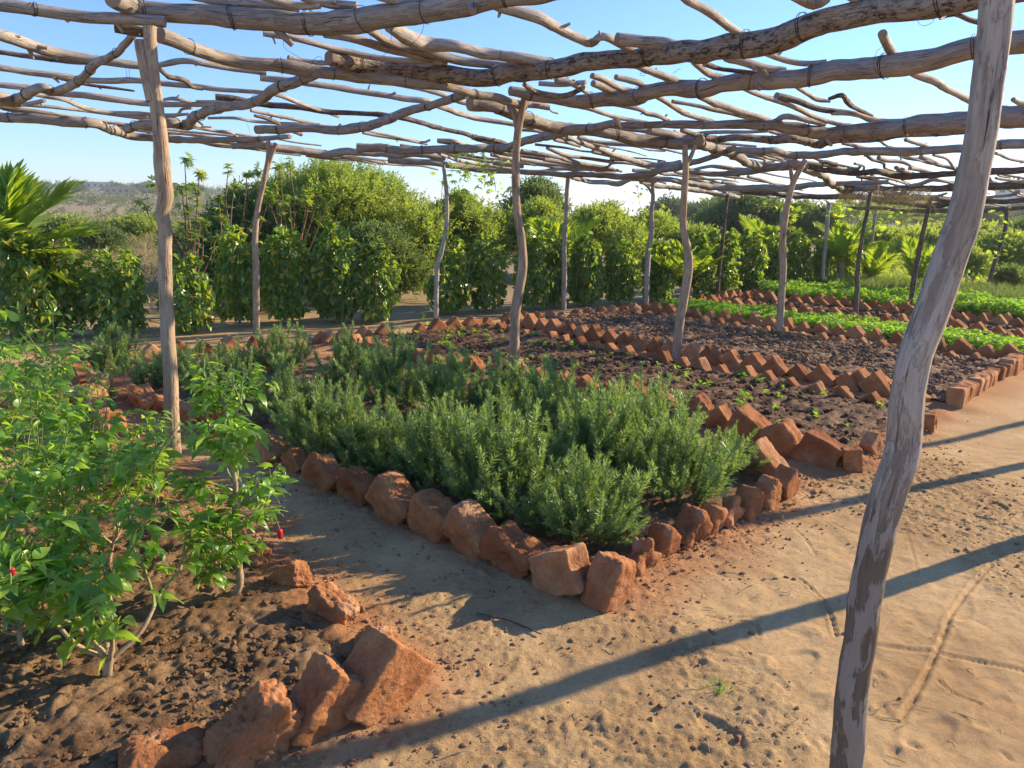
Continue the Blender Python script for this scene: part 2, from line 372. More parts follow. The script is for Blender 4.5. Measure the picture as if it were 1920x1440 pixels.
scr = ramp(t, noise(t, g, 0.25, 6, 0.65), [(0.3, (0.22, 0.18, 0.09)), (0.5, (0.35, 0.27, 0.16)), (0.7, (0.20, 0.22, 0.075))])
c = mix(t, dry, c, scr)
c = mix(t, 0.55, c, ramp(t, f, [(0.28, (0.5, 0.46, 0.42)), (0.5, (1, 1, 1)), (0.8, (1.18, 1.16, 1.12))]), 'MULTIPLY')
t.links.new(c, b.inputs['Base Color']); b.inputs['Roughness'].default_value = 0.95; b.inputs['Specular IOR Level'].default_value = 0.1
hm = nd(t, 'ShaderNodeMath', operation='MULTIPLY'); t.links.new(f, hm.inputs[0]); t.links.new(maprange(t, crm, 0.0, 1.0, 0.3, 1.6), hm.inputs[1])
k = bump(t, b, hm.outputs[0], 1.0, 0.010); k = bump(t, b, ff, 0.8, 0.003, k)
vr = nd(t, 'ShaderNodeTexVoronoi', Scale=9.0, feature='DISTANCE_TO_EDGE')
wv = nd(t, 'ShaderNodeVectorMath', operation='ADD'); nv = nd(t, 'ShaderNodeTexNoise', Scale=8.0); t.links.new(g, nv.inputs['Vector'])
sc_ = nd(t, 'ShaderNodeVectorMath', operation='SCALE'); sc_.inputs['Scale'].default_value = 0.12; t.links.new(nv.outputs['Color'], sc_.inputs[0]); t.links.new(g, wv.inputs[0]); t.links.new(sc_.outputs[0], wv.inputs[1]); t.links.new(wv.outputs[0], vr.inputs['Vector'])
cr = maprange(t, vr.outputs['Distance'], 0.0, 0.012, 0.0, 1.0)
cz = maprange(t, noise(t, g, 1.1, 3, 0.5), 0.60, 0.68, 0.0, 0.8)
cm = nd(t, 'ShaderNodeMix'); t.links.new(cz, cm.inputs[0]); cm.inputs[2].default_value = 1.0; t.links.new(cr, cm.inputs[3])
bump(t, b, cm.outputs[0], 0.5, 0.008, k)

# ------------------------------------------------------------------ garden plan (beds as quads on the ground)
def XY(*a): return [G(*p)[:2] for p in a]
BEDS = {}
cR = G(1150, 1088)[:2]; rR = G(1475, 905)[:2]; lR = G(215, 735)[:2]
bR = G(560, 640)[:2]
BEDS['rosemary'] = [cR, rR, np.array([-2.75, 8.35]), np.array([-4.35, 6.9])]
BEDS['wet'] = [G(1590, 862)[:2], G(1745, 772)[:2], np.array([-0.35, 10.1]), np.array([-2.25, 8.55])]
BEDS['clods'] = [G(1790, 762)[:2], G(1912, 688)[:2], np.array([1.95, 11.75]), np.array([-0.05, 10.35])]
BEDS['pepper'] = [np.array([-0.42, 2.12]), np.array([-3.35, 5.6]), np.array([-6.5, 3.2]), np.array([-3.4, -0.6])]
u = np.array([0.70, 0.714]); v = np.array([-0.69, 0.724])
h0 = np.array([5.75, 7.85]); BEDS['herb'] = [h0+0*u-2.2*(-v)*0, h0+u*1.25, np.array([2.2, 11.95])+u*1.25, np.array([2.2, 11.95])]
BEDS['herb'][0] = BEDS['herb'][0]+(-v)*2.0; BEDS['herb'][1] = BEDS['herb'][1]+(-v)*2.0
h1 = BEDS['herb'][3]+u*1.75; h2 = BEDS['herb'][0]+u*1.75
BEDS['bare'] = [h2, h2+u*1.3, h1+u*1.3, h1]
h3 = h1+u*1.75; h4 = h2+u*1.75
BEDS['parsley'] = [h4, h4+u*1.7, h3+u*1.7, h3]
h5 = h3+u*2.2; h6 = h4+u*2.2
BEDS['far'] = [h6, h6+u*2.4, h5+u*2.4, h5]
def poly_in(x, y, P):
    ins = np.zeros(x.shape, bool); j = len(P)-1
    for i in range(len(P)):
        xi, yi = P[i]; xj, yj = P[j]
        c = ((yi > y) != (yj > y)) & (x < (xj-xi)*(y-yi)/(yj-yi+1e-12)+xi); ins ^= c; j = i
    return ins
def edge_dist(x, y, P):
    d = np.full(x.shape, 1e9)
    for i in range(len(P)):
        a = np.asarray(P[i]); b_ = np.asarray(P[(i+1) % len(P)]); ab = b_-a
        tt = np.clip(((x-a[0])*ab[0]+(y-a[1])*ab[1])/np.dot(ab, ab), 0, 1)
        d = np.minimum(d, np.hypot(x-a[0]-tt*ab[0], y-a[1]-tt*ab[1]))
    return d
def ground_z(x, y, detail=True):
    x = np.asarray(x, float); y = np.asarray(y, float)
    r = np.hypot(x, y); az = np.arctan2(x, y)
    z = 0.012*n2(x, y, 0.9, 3)*(r < 60)
    z = z + sstep(110, 540, r)*(11.5*sstep(-0.05, -0.42, az) + 1.0) + 0.25*n2(x, y, 0.06, 3)*sstep(18, 40, r)
    return z
def gz(x, y): return float(ground_z(np.array([float(x)]), np.array([float(y)]))[0])

# ------------------------------------------------------------------ ground sheet
def axis(lo, hi, step, far_lo, far_hi, g=1.085):
    a = list(np.arange(lo, hi, step)); s = step; x = a[-1]
    while x < far_hi: s = min(s*g, 60); x += s; a.append(x)
    s = step; x = lo; pre = []
    while x > far_lo: s = min(s*g, 60); x -= s; pre.append(x)
    return np.array(pre[::-1]+a)
gx = axis(-1.0, 2.9, 0.0095, -900, 1200, 1.06); gy = axis(1.55, 4.6, 0.0095, -60, 1600, 1.055)
X, Y = np.meshgrid(gx, gy, indexing='ij'); Z = ground_z(X, Y); RR = np.hypot(X, Y)
near = RR < 22
red = np.zeros_like(X); dry = sstep(10.5, 13.5, Y-0.35*X+0.6*n2(X, Y, 0.5, 3)); mound = np.zeros_like(X); inbed = np.zeros(X.shape, bool)
xs, ys = X[near], Y[near]; rd = np.zeros_like(xs); md = np.zeros_like(xs); ib = np.zeros(xs.shape, bool)
for nm in ('rosemary', 'wet', 'clods', 'pepper', 'herb', 'bare', 'parsley'):
    d = edge_dist(xs, ys, BEDS[nm]); w = 1.0 if nm in ('rosemary', 'pepper', 'wet') else 0.6
    nn = n2(xs, ys, 3.5, 3, 4.0)
    rd = np.maximum(rd, w*(1-sstep(0.06, 0.42, d+0.12*nn))); md = np.maximum(md, (1-sstep(0.0, 0.26, d+0.05*nn))*w)
    ib |= poly_in(xs, ys, BEDS[nm])
red[near] = rd*0.88; mound[near] = md; inbed[near] = ib
crumb = sstep(-0.25, 0.35, n2(X, Y, 1.3, 3, 9.0))*sstep(2.9, 2.2, X-0.1*Y)*(RR < 12)
crumb = np.maximum(crumb, red)
fine = RR < 9
xf, yf = X[fine], Y[fine]
Zf = 0.036*mound[fine]*(1+0.35*n2(xf, yf, 14, 2, 2.0)) + 0.0035*n2(xf, yf, 16, 3, 1.0)
cl = n2(xf, yf, 42, 3, 7.0); Zf += crumb[fine]*0.0035*np.clip(n2(xf, yf, 21, 3, 5.0), -.3, 1) + crumb[fine]*(0.009*np.clip(cl, -0.03, 1.2) + 0.005*np.abs(n2(xf, yf, 62, 2, 3.0)))
# prints, tracks, scrapes pressed into the sand
def stroke(px, wd, dp, rim=0.4, rib=0.0, ribf=140.0):
    global Zf
    P = catmull([G(*p)[:2] for p in px], 0.06); bx = (P[:, 0].min()-0.2, P[:, 0].max()+0.2, P[:, 1].min()-0.2, P[:, 1].max()+0.2)
    s = (xf > bx[0]) & (xf < bx[1]) & (yf > bx[2]) & (yf < bx[3]); x_, y_ = xf[s], yf[s]; d = np.full(x_.shape, 9.); L = np.zeros(x_.shape); acc = 0
    for i in range(len(P)-1):
        a = P[i]; ab = P[i+1]-a; n = np.linalg.norm(ab)+1e-9; tt = np.clip(((x_-a[0])*ab[0]+(y_-a[1])*ab[1])/n**2, 0, 1)
        q = np.hypot(x_-a[0]-tt*ab[0], y_-a[1]-tt*ab[1]); L = np.where(q < d, acc+tt*n, L); d = np.minimum(d, q); acc += n
    d = d*(1+0.25*n2(x_, y_, 20, 2))
    dp = dp*.6; wd = wd*.8; prof = -dp*(1-sstep(wd*0.3, wd, d)) + dp*rim*np.exp(-((d-wd*1.35)/(wd*0.4))**2)
    if rib: prof = prof + rib*np.sin(L*ribf)*(d < wd)
    Zf[s] += prof
def print_at(px, py, ln, wd, ang, dp=0.010, ripple=0.0):
    global Zf
    c = G(px, py)[:2]; s = (np.abs(xf-c[0]) < ln) & (np.abs(yf-c[1]) < ln); dx, dy = xf[s]-c[0], yf[s]-c[1]
    a = dx*math.cos(ang)+dy*math.sin(ang); b_ = -dx*math.sin(ang)+dy*math.cos(ang)
    e = np.sqrt((a/ln*2)**2+(b_/wd*2)**2)*(1+0.12*n2(xf[s], yf[s], 14, 2)); m_ = 1-sstep(0.8, 1.0, e)
    Zf[s] += -.55*dp*m_ + dp*0.3*np.exp(-((e-1.12)/0.12)**2) + ripple*np.sin(a*300+2*n2(xf[s], yf[s], 9, 2))*m_
stroke([(1635, 1213), (1700, 1220), (1780, 1232), (1850, 1245), (1930, 1262)], 0.024, 0.008, 0.5, 0.003, 330)
stroke([(1500, 1085), (1530, 1110), (1555, 1150), (1568, 1195)], 0.012, 0.010, 0.9)
stroke([(1860, 1060), (1815, 1110), (1780, 1160), (1765, 1205), (1725, 1290), (1690, 1350)], 0.014, 0.011, 0.9)
stroke([(1560, 980), (1600, 1000), (1660, 1010)], 0.010, 0.007, 0.7); stroke([(1700, 960), (1760, 975), (1840, 990)], 0.012, 0.008, 0.7)
stroke([(1320, 1155), (1380, 1165), (1415, 1172), (1425, 1195)], 0.010, 0.010, 0.9)
stroke([(1760, 1280), (1790, 1305), (1840, 1325)], 0.012, 0.009, 0.8); stroke([(1830, 970), (1875, 980), (1900, 965)], 0.016, 0.012, 0.7)
stroke([(1540, 930), (1600, 910), (1640, 940)], 0.012, 0.008, 0.7); stroke([(1440, 960), (1500, 1000), (1530, 1040)], 0.010, 0.006, 0.7)
stroke([(1700, 1000), (1712, 1040), (1720, 1080)], 0.008, 0.006, 0.8); stroke([(1880, 820), (1900, 850), (1925, 870)], 0.014, 0.010, 0.8)
rg = np.random.RandomState(11)
for px, py, ln, wd, an, dp, rp in [(1370, 1170, .26, .10, 0.3, .006, .0016), (1280, 1240, .27, .10, 2.6, .006, .0018), (930, 1260, .24, .10, .9, .006, .0014), (1490, 1240, .22, .09, 0.4, .012, 0), (1350, 1370, .20, .08, 2.2, .014, 0), (1250, 1330, .26, .1, 0.6, .006, .0018), (1860, 1340, .26, .1, .7, .005, .0016), (1740, 1380, .24, .1, .5, .008, 0), (1800, 1140, .26, .1, 1.0, .005, .001), (1500, 1330, .25, .1, .4, .007, .0014), (1650, 900, .25, .1, .6, .010, 0), (1790, 900, .25, .1, .5, .010, 0), (1560, 940, .2, .08, .2, .010, 0), (1870, 950, .2, .09, 1.4, .014, 0), (1010, 1390, .25, .1, .9, .005, .0016)]:
    print_at(px, py, ln, wd, an, dp, rp)
for _ in range(34):
    print_at(rg.uniform(1150, 1920), rg.uniform(880, 1440), rg.uniform(.03, .10), rg.uniform(.02, .05), rg.uniform(0, 3), rg.uniform(.004, .010))
Z[fine] += Zf
Z[inbed] -= 0.02*np.minimum(1, 1-mound[inbed])
nx, ny = X.shape; idx = np.arange(nx*ny).reshape(nx, ny)
Fq = np.stack([idx[:-1, :-1], idx[1:, :-1], idx[1:, 1:], idx[:-1, 1:]], -1).reshape(-1, 4)
me = make_mesh('ground', np.stack([X, Y, Z], -1).reshape(-1, 3), Fq, M_GROUND, True, {'red': red.ravel(), 'dry': dry.ravel(), 'crumb': crumb.ravel()})
tag(obj('ground', me), kind='structure')

# ------------------------------------------------------------------ beds: soil and bricks
def grid_soil(name, P, step, amp, mat, par, z0=0.03, fr=9.0, seed=0.0, ridged=True, limit=None):
    P = np.array(P); lo = P.min(0); hi = P.max(0)
    if limit: lo = np.maximum(lo, limit[0]); hi = np.minimum(hi, limit[1])
    xs = np.arange(lo[0], hi[0]+step, step); ys = np.arange(lo[1], hi[1]+step, step); A, B = np.meshgrid(xs, ys, indexing='ij')
    keep = poly_in(A, B, P); d = edge_dist(A, B, P)
    z = z0 + 0.012*n2(A, B, 0.9, 3) + amp*0.7*n2(A, B, fr*0.35, 2, seed+5)
    c = n2(A, B, fr, 4, seed); c = (1-np.abs(c)*1.6) if ridged else c
    z = z + amp*np.clip(c, -0.8, 1.2)*0.6 + amp*0.5*n2(A, B, fr*4, 2, seed+1) - 0.02*(1-sstep(0, 0.08, d))
    n, k = A.shape; ids = np.arange(n*k).reshape(n, k)
    ok = keep[:-1, :-1] | keep[1:, :-1] | keep[1:, 1:] | keep[:-1, 1:]
    Fq = np.stack([ids[:-1, :-1][ok], ids[1:, :-1][ok], ids[1:, 1:][ok], ids[:-1, 1:][ok]], -1)
    used = np.unique(Fq); rem = np.full(n*k, -1); rem[used] = np.arange(len(used))
    V = np.stack([A, B, z], -1).reshape(-1, 3)[used]
    o = obj(name, make_mesh(name, V, rem[Fq], mat), par); return o
# eroded brick meshes: profile length x, thickness y, height z
def brick_mesh(dx, dy, dz, n, rnd, rough, seed, chip=0.0, name='brick'):
    lin = np.linspace(-1, 1, n+1); V = []; Fc = []; base = 0
    for ax in range(3):
        for s in (-1, 1):
            a, b_ = np.meshgrid(lin, lin, indexing='ij'); c = np.full_like(a, s)
            q = [None]*3; q[ax] = c; q[(ax+1) % 3] = a; q[(ax+2) % 3] = b_
            V.append(np.stack(q, -1).reshape(-1, 3)); ids = base+np.arange((n+1)**2).reshape(n+1, n+1)
            f = np.stack([ids[:-1, :-1], ids[1:, :-1], ids[1:, 1:], ids[:-1, 1:]], -1).reshape(-1, 4)
            Fc.append(f if s > 0 else f[:, ::-1]); base += (n+1)**2
    V = np.concatenate(V); Fc = np.concatenate(Fc)
    key = np.round(V*1000).astype(int); _, first, inv = np.unique(key, axis=0, return_index=True, return_inverse=True)
    V = V[first]; Fc = inv.ravel()[Fc]
    hd = np.array([dx, dy, dz])/2; P = V*hd; inner = np.clip(P, -(hd-rnd), hd-rnd); dd = P-inner; L = np.linalg.norm(dd, axis=1)[:, None]
    P = np.where(L > 1e-6, inner+dd/np.maximum(L, 1e-6)*np.minimum(L, rnd), P)
    nrm = P/np.linalg.norm(P, axis=1)[:, None]
    f1 = fbm(P*9+seed*7.7, 3); f2 = fbm(P*38+seed*3.1, 3)
    f3 = fbm(P*95+seed, 2) if n > 20 else 0
    P = P + nrm*(rough*(0.9*f1 + 0.42*f2 + 0.30*f3))[:, None]
    if chip: P = P - nrm*(chip*np.clip(fbm(P*5+seed*11, 2)-0.15, 0, 1))[:, None]
    return make_mesh(name, P, Fc, M_BRICK)
BR_HI = [brick_mesh(.26, .14, .19, 22, .012, .007, s, .03) for s in range(5)]                 # squarish, fairly crisp
BR_LUMP = [brick_mesh(.27, .17, .20, 24, .035, .013, 20+s, .06) for s in range(7)]            # weathered lumps
BR_MID = [brick_mesh(.25, .12, .19, 14, .007, .004, 40+s, .022) for s in range(8)]            # sawtooth bricks
BR_MIDL = [brick_mesh(.24, .13, .18, 12, .022, .008, 60+s, .04) for s in range(6)]            # worn sawtooth bricks
BR_FAR = [brick_mesh(.25, .12, .18, 6, .012, .006, 80+s, .03) for s in range(6)]
rb = random.Random(5)
def put_brick(par, me, x, y, z, rz, tilt, roll=0.0, s=1.0, lean=0.0):
    # rz: direction of the row; tilt: turn about the horizontal axis across the row
    M = Matrix.Translation((x, y, z)) @ Matrix.Rotation(rz, 4, 'Z') @ Matrix.Rotation(roll, 4, 'X') @ Matrix.Rotation(tilt, 4, 'Y') @ Matrix.Rotation(lean, 4, 'Z') @ Matrix.Scale(s, 4)
    return obj('brick', me, par, M)
def row(par, p0, p1, sp, meshes, tilt=math.radians(48), z=0.045, js=0.15, jt=0.2, s=.93, off=0.0, skip=0.0, t0=0, t1=1e9):
    p0 = np.array(p0, float); p1 = np.array(p1, float); L = np.linalg.norm(p1-p0); n = max(1, int(round(L/sp))); d = (p1-p0)/L; nrm = np.array([-d[1], d[0]])
    for i in range(n+1):
        if rb.random() < skip: continue
        q = p0+d*(L*i/n)+nrm*(off+rb.uniform(-.018, .018)) + d*rb.uniform(-.02, .02)
        put_brick(par, rb.choice(meshes), q[0], q[1], z+rb.uniform(-.018, .012), math.atan2(d[1], d[0]), tilt+rb.uniform(-jt, jt), rb.uniform(-.12, .12), s*(1+rb.uniform(-js, js)), 0)

bed_r = thing('garden_bed', 'rosemary bed with worn red brick edging in the centre foreground', 'garden bed', group='brick edged garden beds')
grid_soil('soil', BEDS['rosemary'], 0.035, 0.018, M_SOILR, bed_r, 0.03)
for (px, py, w, rz, ti, kind, up) in [(1142, 1092, 98, -2.3, 1.2, 'L', .075), (1050, 1068, 116, -.72, -.35, 'H', .085), (963, 1034, 112, -.72, .5, 'L', .08), (888, 1002, 104, -.75, .6, 'L', .08), (816, 972, 98, -.75, .3, 'L', .075), (742, 944, 98, -.75, .55, 'L', .07),
      (678, 917, 88, -.8, .3, 'L', .06), (612, 893, 86, -.75, .6, 'L', .055), (556, 868, 56, -.75, .75, 'H', .05), (505, 850, 60, -.75, .5, 'L', .05), (455, 825, 60, -.75, .4, 'L', .05), (405, 800, 60, -.8, .7, 'L', .06), (365, 780, 60, -.8, .4, 'L', .06),
      (318, 765, 60, -.8, .4, 'L', .06), (275, 752, 66, -.8, .6, 'L', .06), (232, 738, 62, -.8, .5, 'L', .06), (192, 725, 60, -.8, .3, 'L', .06), (155, 705, 55, -.8, .7, 'H', .06),
      (1200, 1050, 76, .83, 2.5, 'L', .055), (1238, 1022, 72, .83, 2.2, 'L', .06), (1292, 996, 80, .83, 2.4, 'L', .07), (1332, 978, 62, .83, 2.0, 'L', .065), (1366, 962, 62, .83, 2.5, 'L', .07), (1402, 946, 62, .83, 2.0, 'L', .075), (1437, 928, 60, .83, 2.4, 'L', .075),
      (1470, 910, 66, .83, .9, 'H', .08), (1430, 872, 86, -.75, .75, 'H', .075)]:
    P = G(px, py, up); s = w/F*depth(P)/.26
    put_brick(bed_r, rb.choice(BR_LUMP if kind == 'L' else BR_HI), P[0], P[1], up, rz, ti+rb.uniform(-.1, .1), rb.uniform(-.15, .15), s)
bb = BEDS['rosemary']
row(bed_r, np.array([1.1, 4.9]), bb[2]+np.array([.35, -.3]), .34, BR_MIDL, z=.02, skip=.3)
row(bed_r, bb[3], bb[2], .27, BR_MIDL, z=.04, skip=.1)

bed_w = thing('garden_bed', 'bed of wet dark soil with tiny seedlings beside the rosemary', 'garden bed', group='brick edged garden beds')
grid_soil('soil', BEDS['wet'], 0.03, 0.032, M_SOILD, bed_w, 0.035, 8.0, 3.0)
for (px, py, w, rz, ti, kind, up) in [(1408, 812, 84, -.72, .55, 'H', .075), (1470, 832, 74, -.8, .85, 'L', .07), (1540, 848, 84, -.75, .35, 'H', .075), (1597, 862, 44, -.2, 1.45, 'H', .07), (1636, 838, 46, .6, .9, 'H', .06), (1352, 792, 60, -.75, .9, 'H', .06),
      (1745, 790, 34, .8, 1.4, 'H', .08)]:
    P = G(px, py, up); s = w/F*depth(P)/.25
    put_brick(bed_w, rb.choice(BR_LUMP if kind == 'L' else BR_HI), P[0], P[1], up, rz, ti, rb.uniform(-.1, .1), s)
bb = BEDS['wet']
row(bed_w, G(1300, 780)[:2], bb[3], .27, BR_HI+BR_LUMP, z=.05, s=.9, tilt=.8, skip=.08)
row(bed_w, bb[3], bb[2], .27, BR_MIDL+BR_MID, z=.03, skip=.12)
row(bed_w, bb[1]+np.array([-.12, .1]), bb[2], .24, BR_MIDL+BR_MID[:4], z=.005, s=.92, off=.16, tilt=-.78)
bed_c = thing('garden_bed', 'bed of grey broken clods fenced by a sawtooth row of red bricks', 'garden bed', group='brick edged garden beds')
grid_soil('soil', BEDS['clods'], 0.035, 0.04, M_SOILG, bed_c, 0.04, 10.0, 8.0)
bb = BEDS['clods']
row(bed_c, G(1640, 742)[:2], bb[3], .245, BR_MID, z=.065, tilt=-.80, jt=.1)
row(bed_c, G(1710, 752)[:2], G(1700, 750)[:2]+np.array([-.25, .3]), .25, BR_HI, z=.05, tilt=-.7)
row(bed_c, bb[0], bb[1], .155, BR_MIDL, z=.05, tilt=1.57, jt=.15, js=.12)
row(bed_c, bb[1]+np.array([-.1, .05]), bb[2], .25, BR_MIDL, z=.015, s=.9, tilt=-.75, off=.22)
row(bed_c, bb[3], bb[2], .24, BR_MIDL, z=.03, tilt=-.8)
names = {'herb': 'narrow bed of low bright green herbs beyond the grey clod bed', 'bare': 'bare dark bed with red brick rows between the two green beds', 'parsley': 'broad bed of taller leafy green herbs on the right', 'far': 'farthest bed of feathery grey green plants at the right'}
for k, mt in (('herb', M_SOILD), ('bare', M_SOILD), ('parsley', M_SOILD), ('far', M_SOILR)):
    bd = thing('garden_bed', names[k], 'garden bed', group='brick edged garden beds'); bb = BEDS[k]
    grid_soil('soil', bb, 0.09, 0.04, mt, bd, 0.04, 5.0, 8.0)
    if k != 'far':
        row(bd, bb[0], bb[3], .245, BR_MID[:4]+BR_MIDL[:3], z=.06, tilt=-.80)
        row(bd, bb[1], bb[2], .25, BR_FAR, z=.05, tilt=-.78, skip=.05)
        row(bd, bb[3], bb[2], .26, BR_FAR, z=.045, tilt=-.8)
    else: row(bd, bb[0], bb[3], .26, BR_FAR, z=.05, tilt=-.8, skip=.15)
bed_p = thing('garden_bed', 'sweet pepper bed with big crumbling bricks at its corner, lower left', 'garden bed', group='brick edged garden beds')
grid_soil('soil', BEDS['pepper'], 0.0095, 0.020, M_SOILP, bed_p, 0.036, 9.0, 1.0, limit=((-2.9, 1.2), (0, 5.6)))
BIG = [brick_mesh(.25, .17, .20, 40, .008, .006, 101, .008), brick_mesh(.25, .17, .21, 40, .010, .009, 102, .02), brick_mesh(.26, .17, .19, 40, .05, .022, 103, .06), brick_mesh(.24, .16, .15, 36, .05, .013, 104, .03), brick_mesh(.2, .13, .16, 30, .03, .02, 105, .07), brick_mesh(.22, .12, .15, 30, .03, .018, 107, .07)]
for (px, py, w, rz, ti, mi_, up, ro, ln) in [(712, 1275, 165, .80, -.78, 0, .085, .0, 0), (612, 1322, 165, .76, -.80, 1, .065, .0, 0), (480, 1380, 180, .7, -.6, 2, .055, .1, 0), (305, 1428, 175, .5, .15, 3, .02, 0, 0), (705, 1212, 115, 2.1, .6, 4, .05, .2, .2),
      (622, 1138, 112, 2.3, -.35, 5, .065, .1, .3), (545, 1085, 92, 2.2, .7, 4, .05, 0, .5), (482, 1045, 78, 2.2, .4, 5, .05, .2, 0), (415, 1008, 70, 2.2, .8, 5, .05, 0, 0), (352, 975, 66, 2.3, .2, 0, .06, 0, 0), (300, 940, 50, 2.3, .6, 4, .05, 0, 0), (258, 905, 50, 2.3, .6, 5, .05, 0, 0)]:
    P = G(px, py, up); s = w/F*depth(P)/.28
    put_brick(bed_p, BIG[mi_], P[0], P[1], up, rz, ti, ro, s, ln)
row(bed_p, G(225, 870)[:2], BEDS['pepper'][1], .27, BR_LUMP, z=.06, tilt=.7)
row(bed_p, BEDS['pepper'][1], BEDS['pepper'][1]+np.array([-2.5, -1.9]), .27, BR_MIDL, z=.06, tilt=.7)

# loose clods and crumbs
def ico(sub=1):
    t_ = (1+5**.5)/2
    V = np.array([(-1, t_, 0), (1, t_, 0), (-1, -t_, 0), (1, -t_, 0), (0, -1, t_), (0, 1, t_), (0, -1, -t_), (0, 1, -t_), (t_, 0, -1), (t_, 0, 1), (-t_, 0, -1), (-t_, 0, 1)], float)
    V /= np.linalg.norm(V[0]); Fc = [(0, 11, 5), (0, 5, 1), (0, 1, 7), (0, 7, 10), (0, 10, 11), (1, 5, 9), (5, 11, 4), (11, 10, 2), (10, 7, 6), (7, 1, 8), (3, 9, 4), (3, 4, 2), (3, 2, 6), (3, 6, 8), (3, 8, 9), (4, 9, 5), (2, 4, 11), (6, 2, 10), (8, 6, 7), (9, 8, 1)]
    V = list(map(tuple, V))
    for _ in range(sub-1):
        nf = []; cache = {}
        def mid(a, b_):
            k = (min(a, b_), max(a, b_))
            if k not in cache:
                q = (np.array(V[a])+V[b_])/2; q /= np.linalg.norm(q); V.append(tuple(q)); cache[k] = len(V)-1
            return cache[k]
        for a, b_, c_ in Fc:
            x, y, z = mid(a, b_), mid(b_, c_), mid(c_, a); nf += [(a, x, z), (b_, y, x), (c_, z, y), (x, y, z)]
        Fc = nf
    return np.array(V), np.array(Fc)
IV, IF = ico(1); IV2, IF2 = ico(2)
def scatter(name, pts, sizes, mat, par=None, seed=0, hi=False, flat=.7):
    rs = np.random.RandomState(seed); bag = Bag(); V0, F0 = (IV2, IF2) if hi else (IV, IF)
    n = len(pts); k = len(V0)
    sc = sizes[:, None, None]*rs.uniform(.7, 1.3, (n, 1, 3))*np.array([1, 1, flat]); jit = 1+rs.uniform(-.28, .28, (n, k, 1))
    a = rs.uniform(0, 6.3, n); V = V0[None]*jit*sc; c_, s_ = np.cos(a)[:, None], np.sin(a)[:, None]
    V = np.stack([V[..., 0]*c_-V[..., 1]*s_, V[..., 0]*s_+V[..., 1]*c_, V[..., 2]], -1)+pts[:, None, :]
    Fc = (F0[None]+(np.arange(n)*k)[:, None, None]).reshape(-1, 3)
    o = obj(name, make_mesh(name, V.reshape(-1, 3), Fc, mat, False), par); o['kind'] = 'stuff'; return o
def pts_in(P, n, rs, z=0.05, margin=.05, limit=None):
    P = np.array(P); lo = P.min(0); hi = P.max(0)
    if limit: lo = np.maximum(lo, limit[0]); hi = np.minimum(hi, limit[1])
    out = np.empty((0, 2))
    while len(out) < n:
        q = rs.uniform(lo, hi, (n*2, 2)); q = q[poly_in(q[:, 0], q[:, 1], P) & (edge_dist(q[:, 0], q[:, 1], P) > margin)]; out = np.vstack([out, q])
    out = out[:n]; return np.column_stack([out, ground_z(out[:, 0], out[:, 1])+z])
rs = np.random.RandomState(3)
p = pts_in(BEDS['clods'], 6500, rs, .065, .12); scatter('clods', p, rs.gamma(1.8, .0075, len(p)).clip(.004, .045), M_SOILG, bed_c, 1)
p = pts_in(BEDS['wet'], 3600, rs, .05, .1); scatter('clods', p, rs.gamma(1.6, .0068, len(p)).clip(.003, .038), M_SOILD, bed_w, 2)
p = pts_in(BEDS['pepper'], 7000, rs, .042, .03, ((-2.4, 1.3), (0, 4.5))); scatter('clods', p, rs.gamma(1.3, .0036, len(p)).clip(.0018, .026), M_SOILP, bed_p, 3, True)
p = pts_in(BEDS['rosemary'], 900, rs, .045, .05); scatter('clods', p, rs.gamma(1.6, .006, len(p)).clip(.003, .03), M_SOILR, bed_r, 4)
p = pts_in(BEDS['bare'], 1200, rs, .07, .1); scatter('clods', p, rs.gamma(2.0, .012, len(p)).clip(.005, .06), M_SOILD, None, 5)
bpy.data.objects[COL.objects[-1].name].parent = [o for o in COL.objects if o.get('label') == names['bare']][0]
# earth crumbs along the paths, densest by the bricks
q = rs.uniform((-1.5, 1.6), (3.2, 5.2), (70000, 2)); dd = np.full(len(q), 9.)
for nm in ('rosemary', 'pepper', 'wet', 'clods'): dd = np.minimum(dd, edge_dist(q[:, 0], q[:, 1], BEDS[nm]))
ins = np.zeros(len(q), bool)
for nm in ('rosemary', 'pepper', 'wet', 'clods'): ins |= poly_in(q[:, 0], q[:, 1], BEDS[nm])
pr = np.exp(-dd/.16)+.16*(n2(q[:, 0], q[:, 1], 1.3, 3, 9.0) > 0); q = q[(rs.uniform(0, 1, len(q)) < pr) & ~ins & (dd > .05)]
gzv = ground_z(q[:, 0], q[:, 1]); dq = np.full(len(q), 9.)
for nm in ('rosemary', 'pepper', 'wet', 'clods'): dq = np.minimum(dq, edge_dist(q[:, 0], q[:, 1], BEDS[nm]))
p = np.column_stack([q, gzv+.045*(1-sstep(0, .26, dq))+.002])
m_cr = soilmat('crumb_earth', (0.26, 0.13, 0.065), (0.36, 0.20, 0.11), (0.46, 0.30, 0.18))
o = scatter('earth_crumbs', p, rs.gamma(1.5, .0026, len(p)).clip(.0012, .013), m_cr, None, 6)
tag(o, 'loose crumbs of reddish earth along the brick edges and paths', 'earth crumbs')

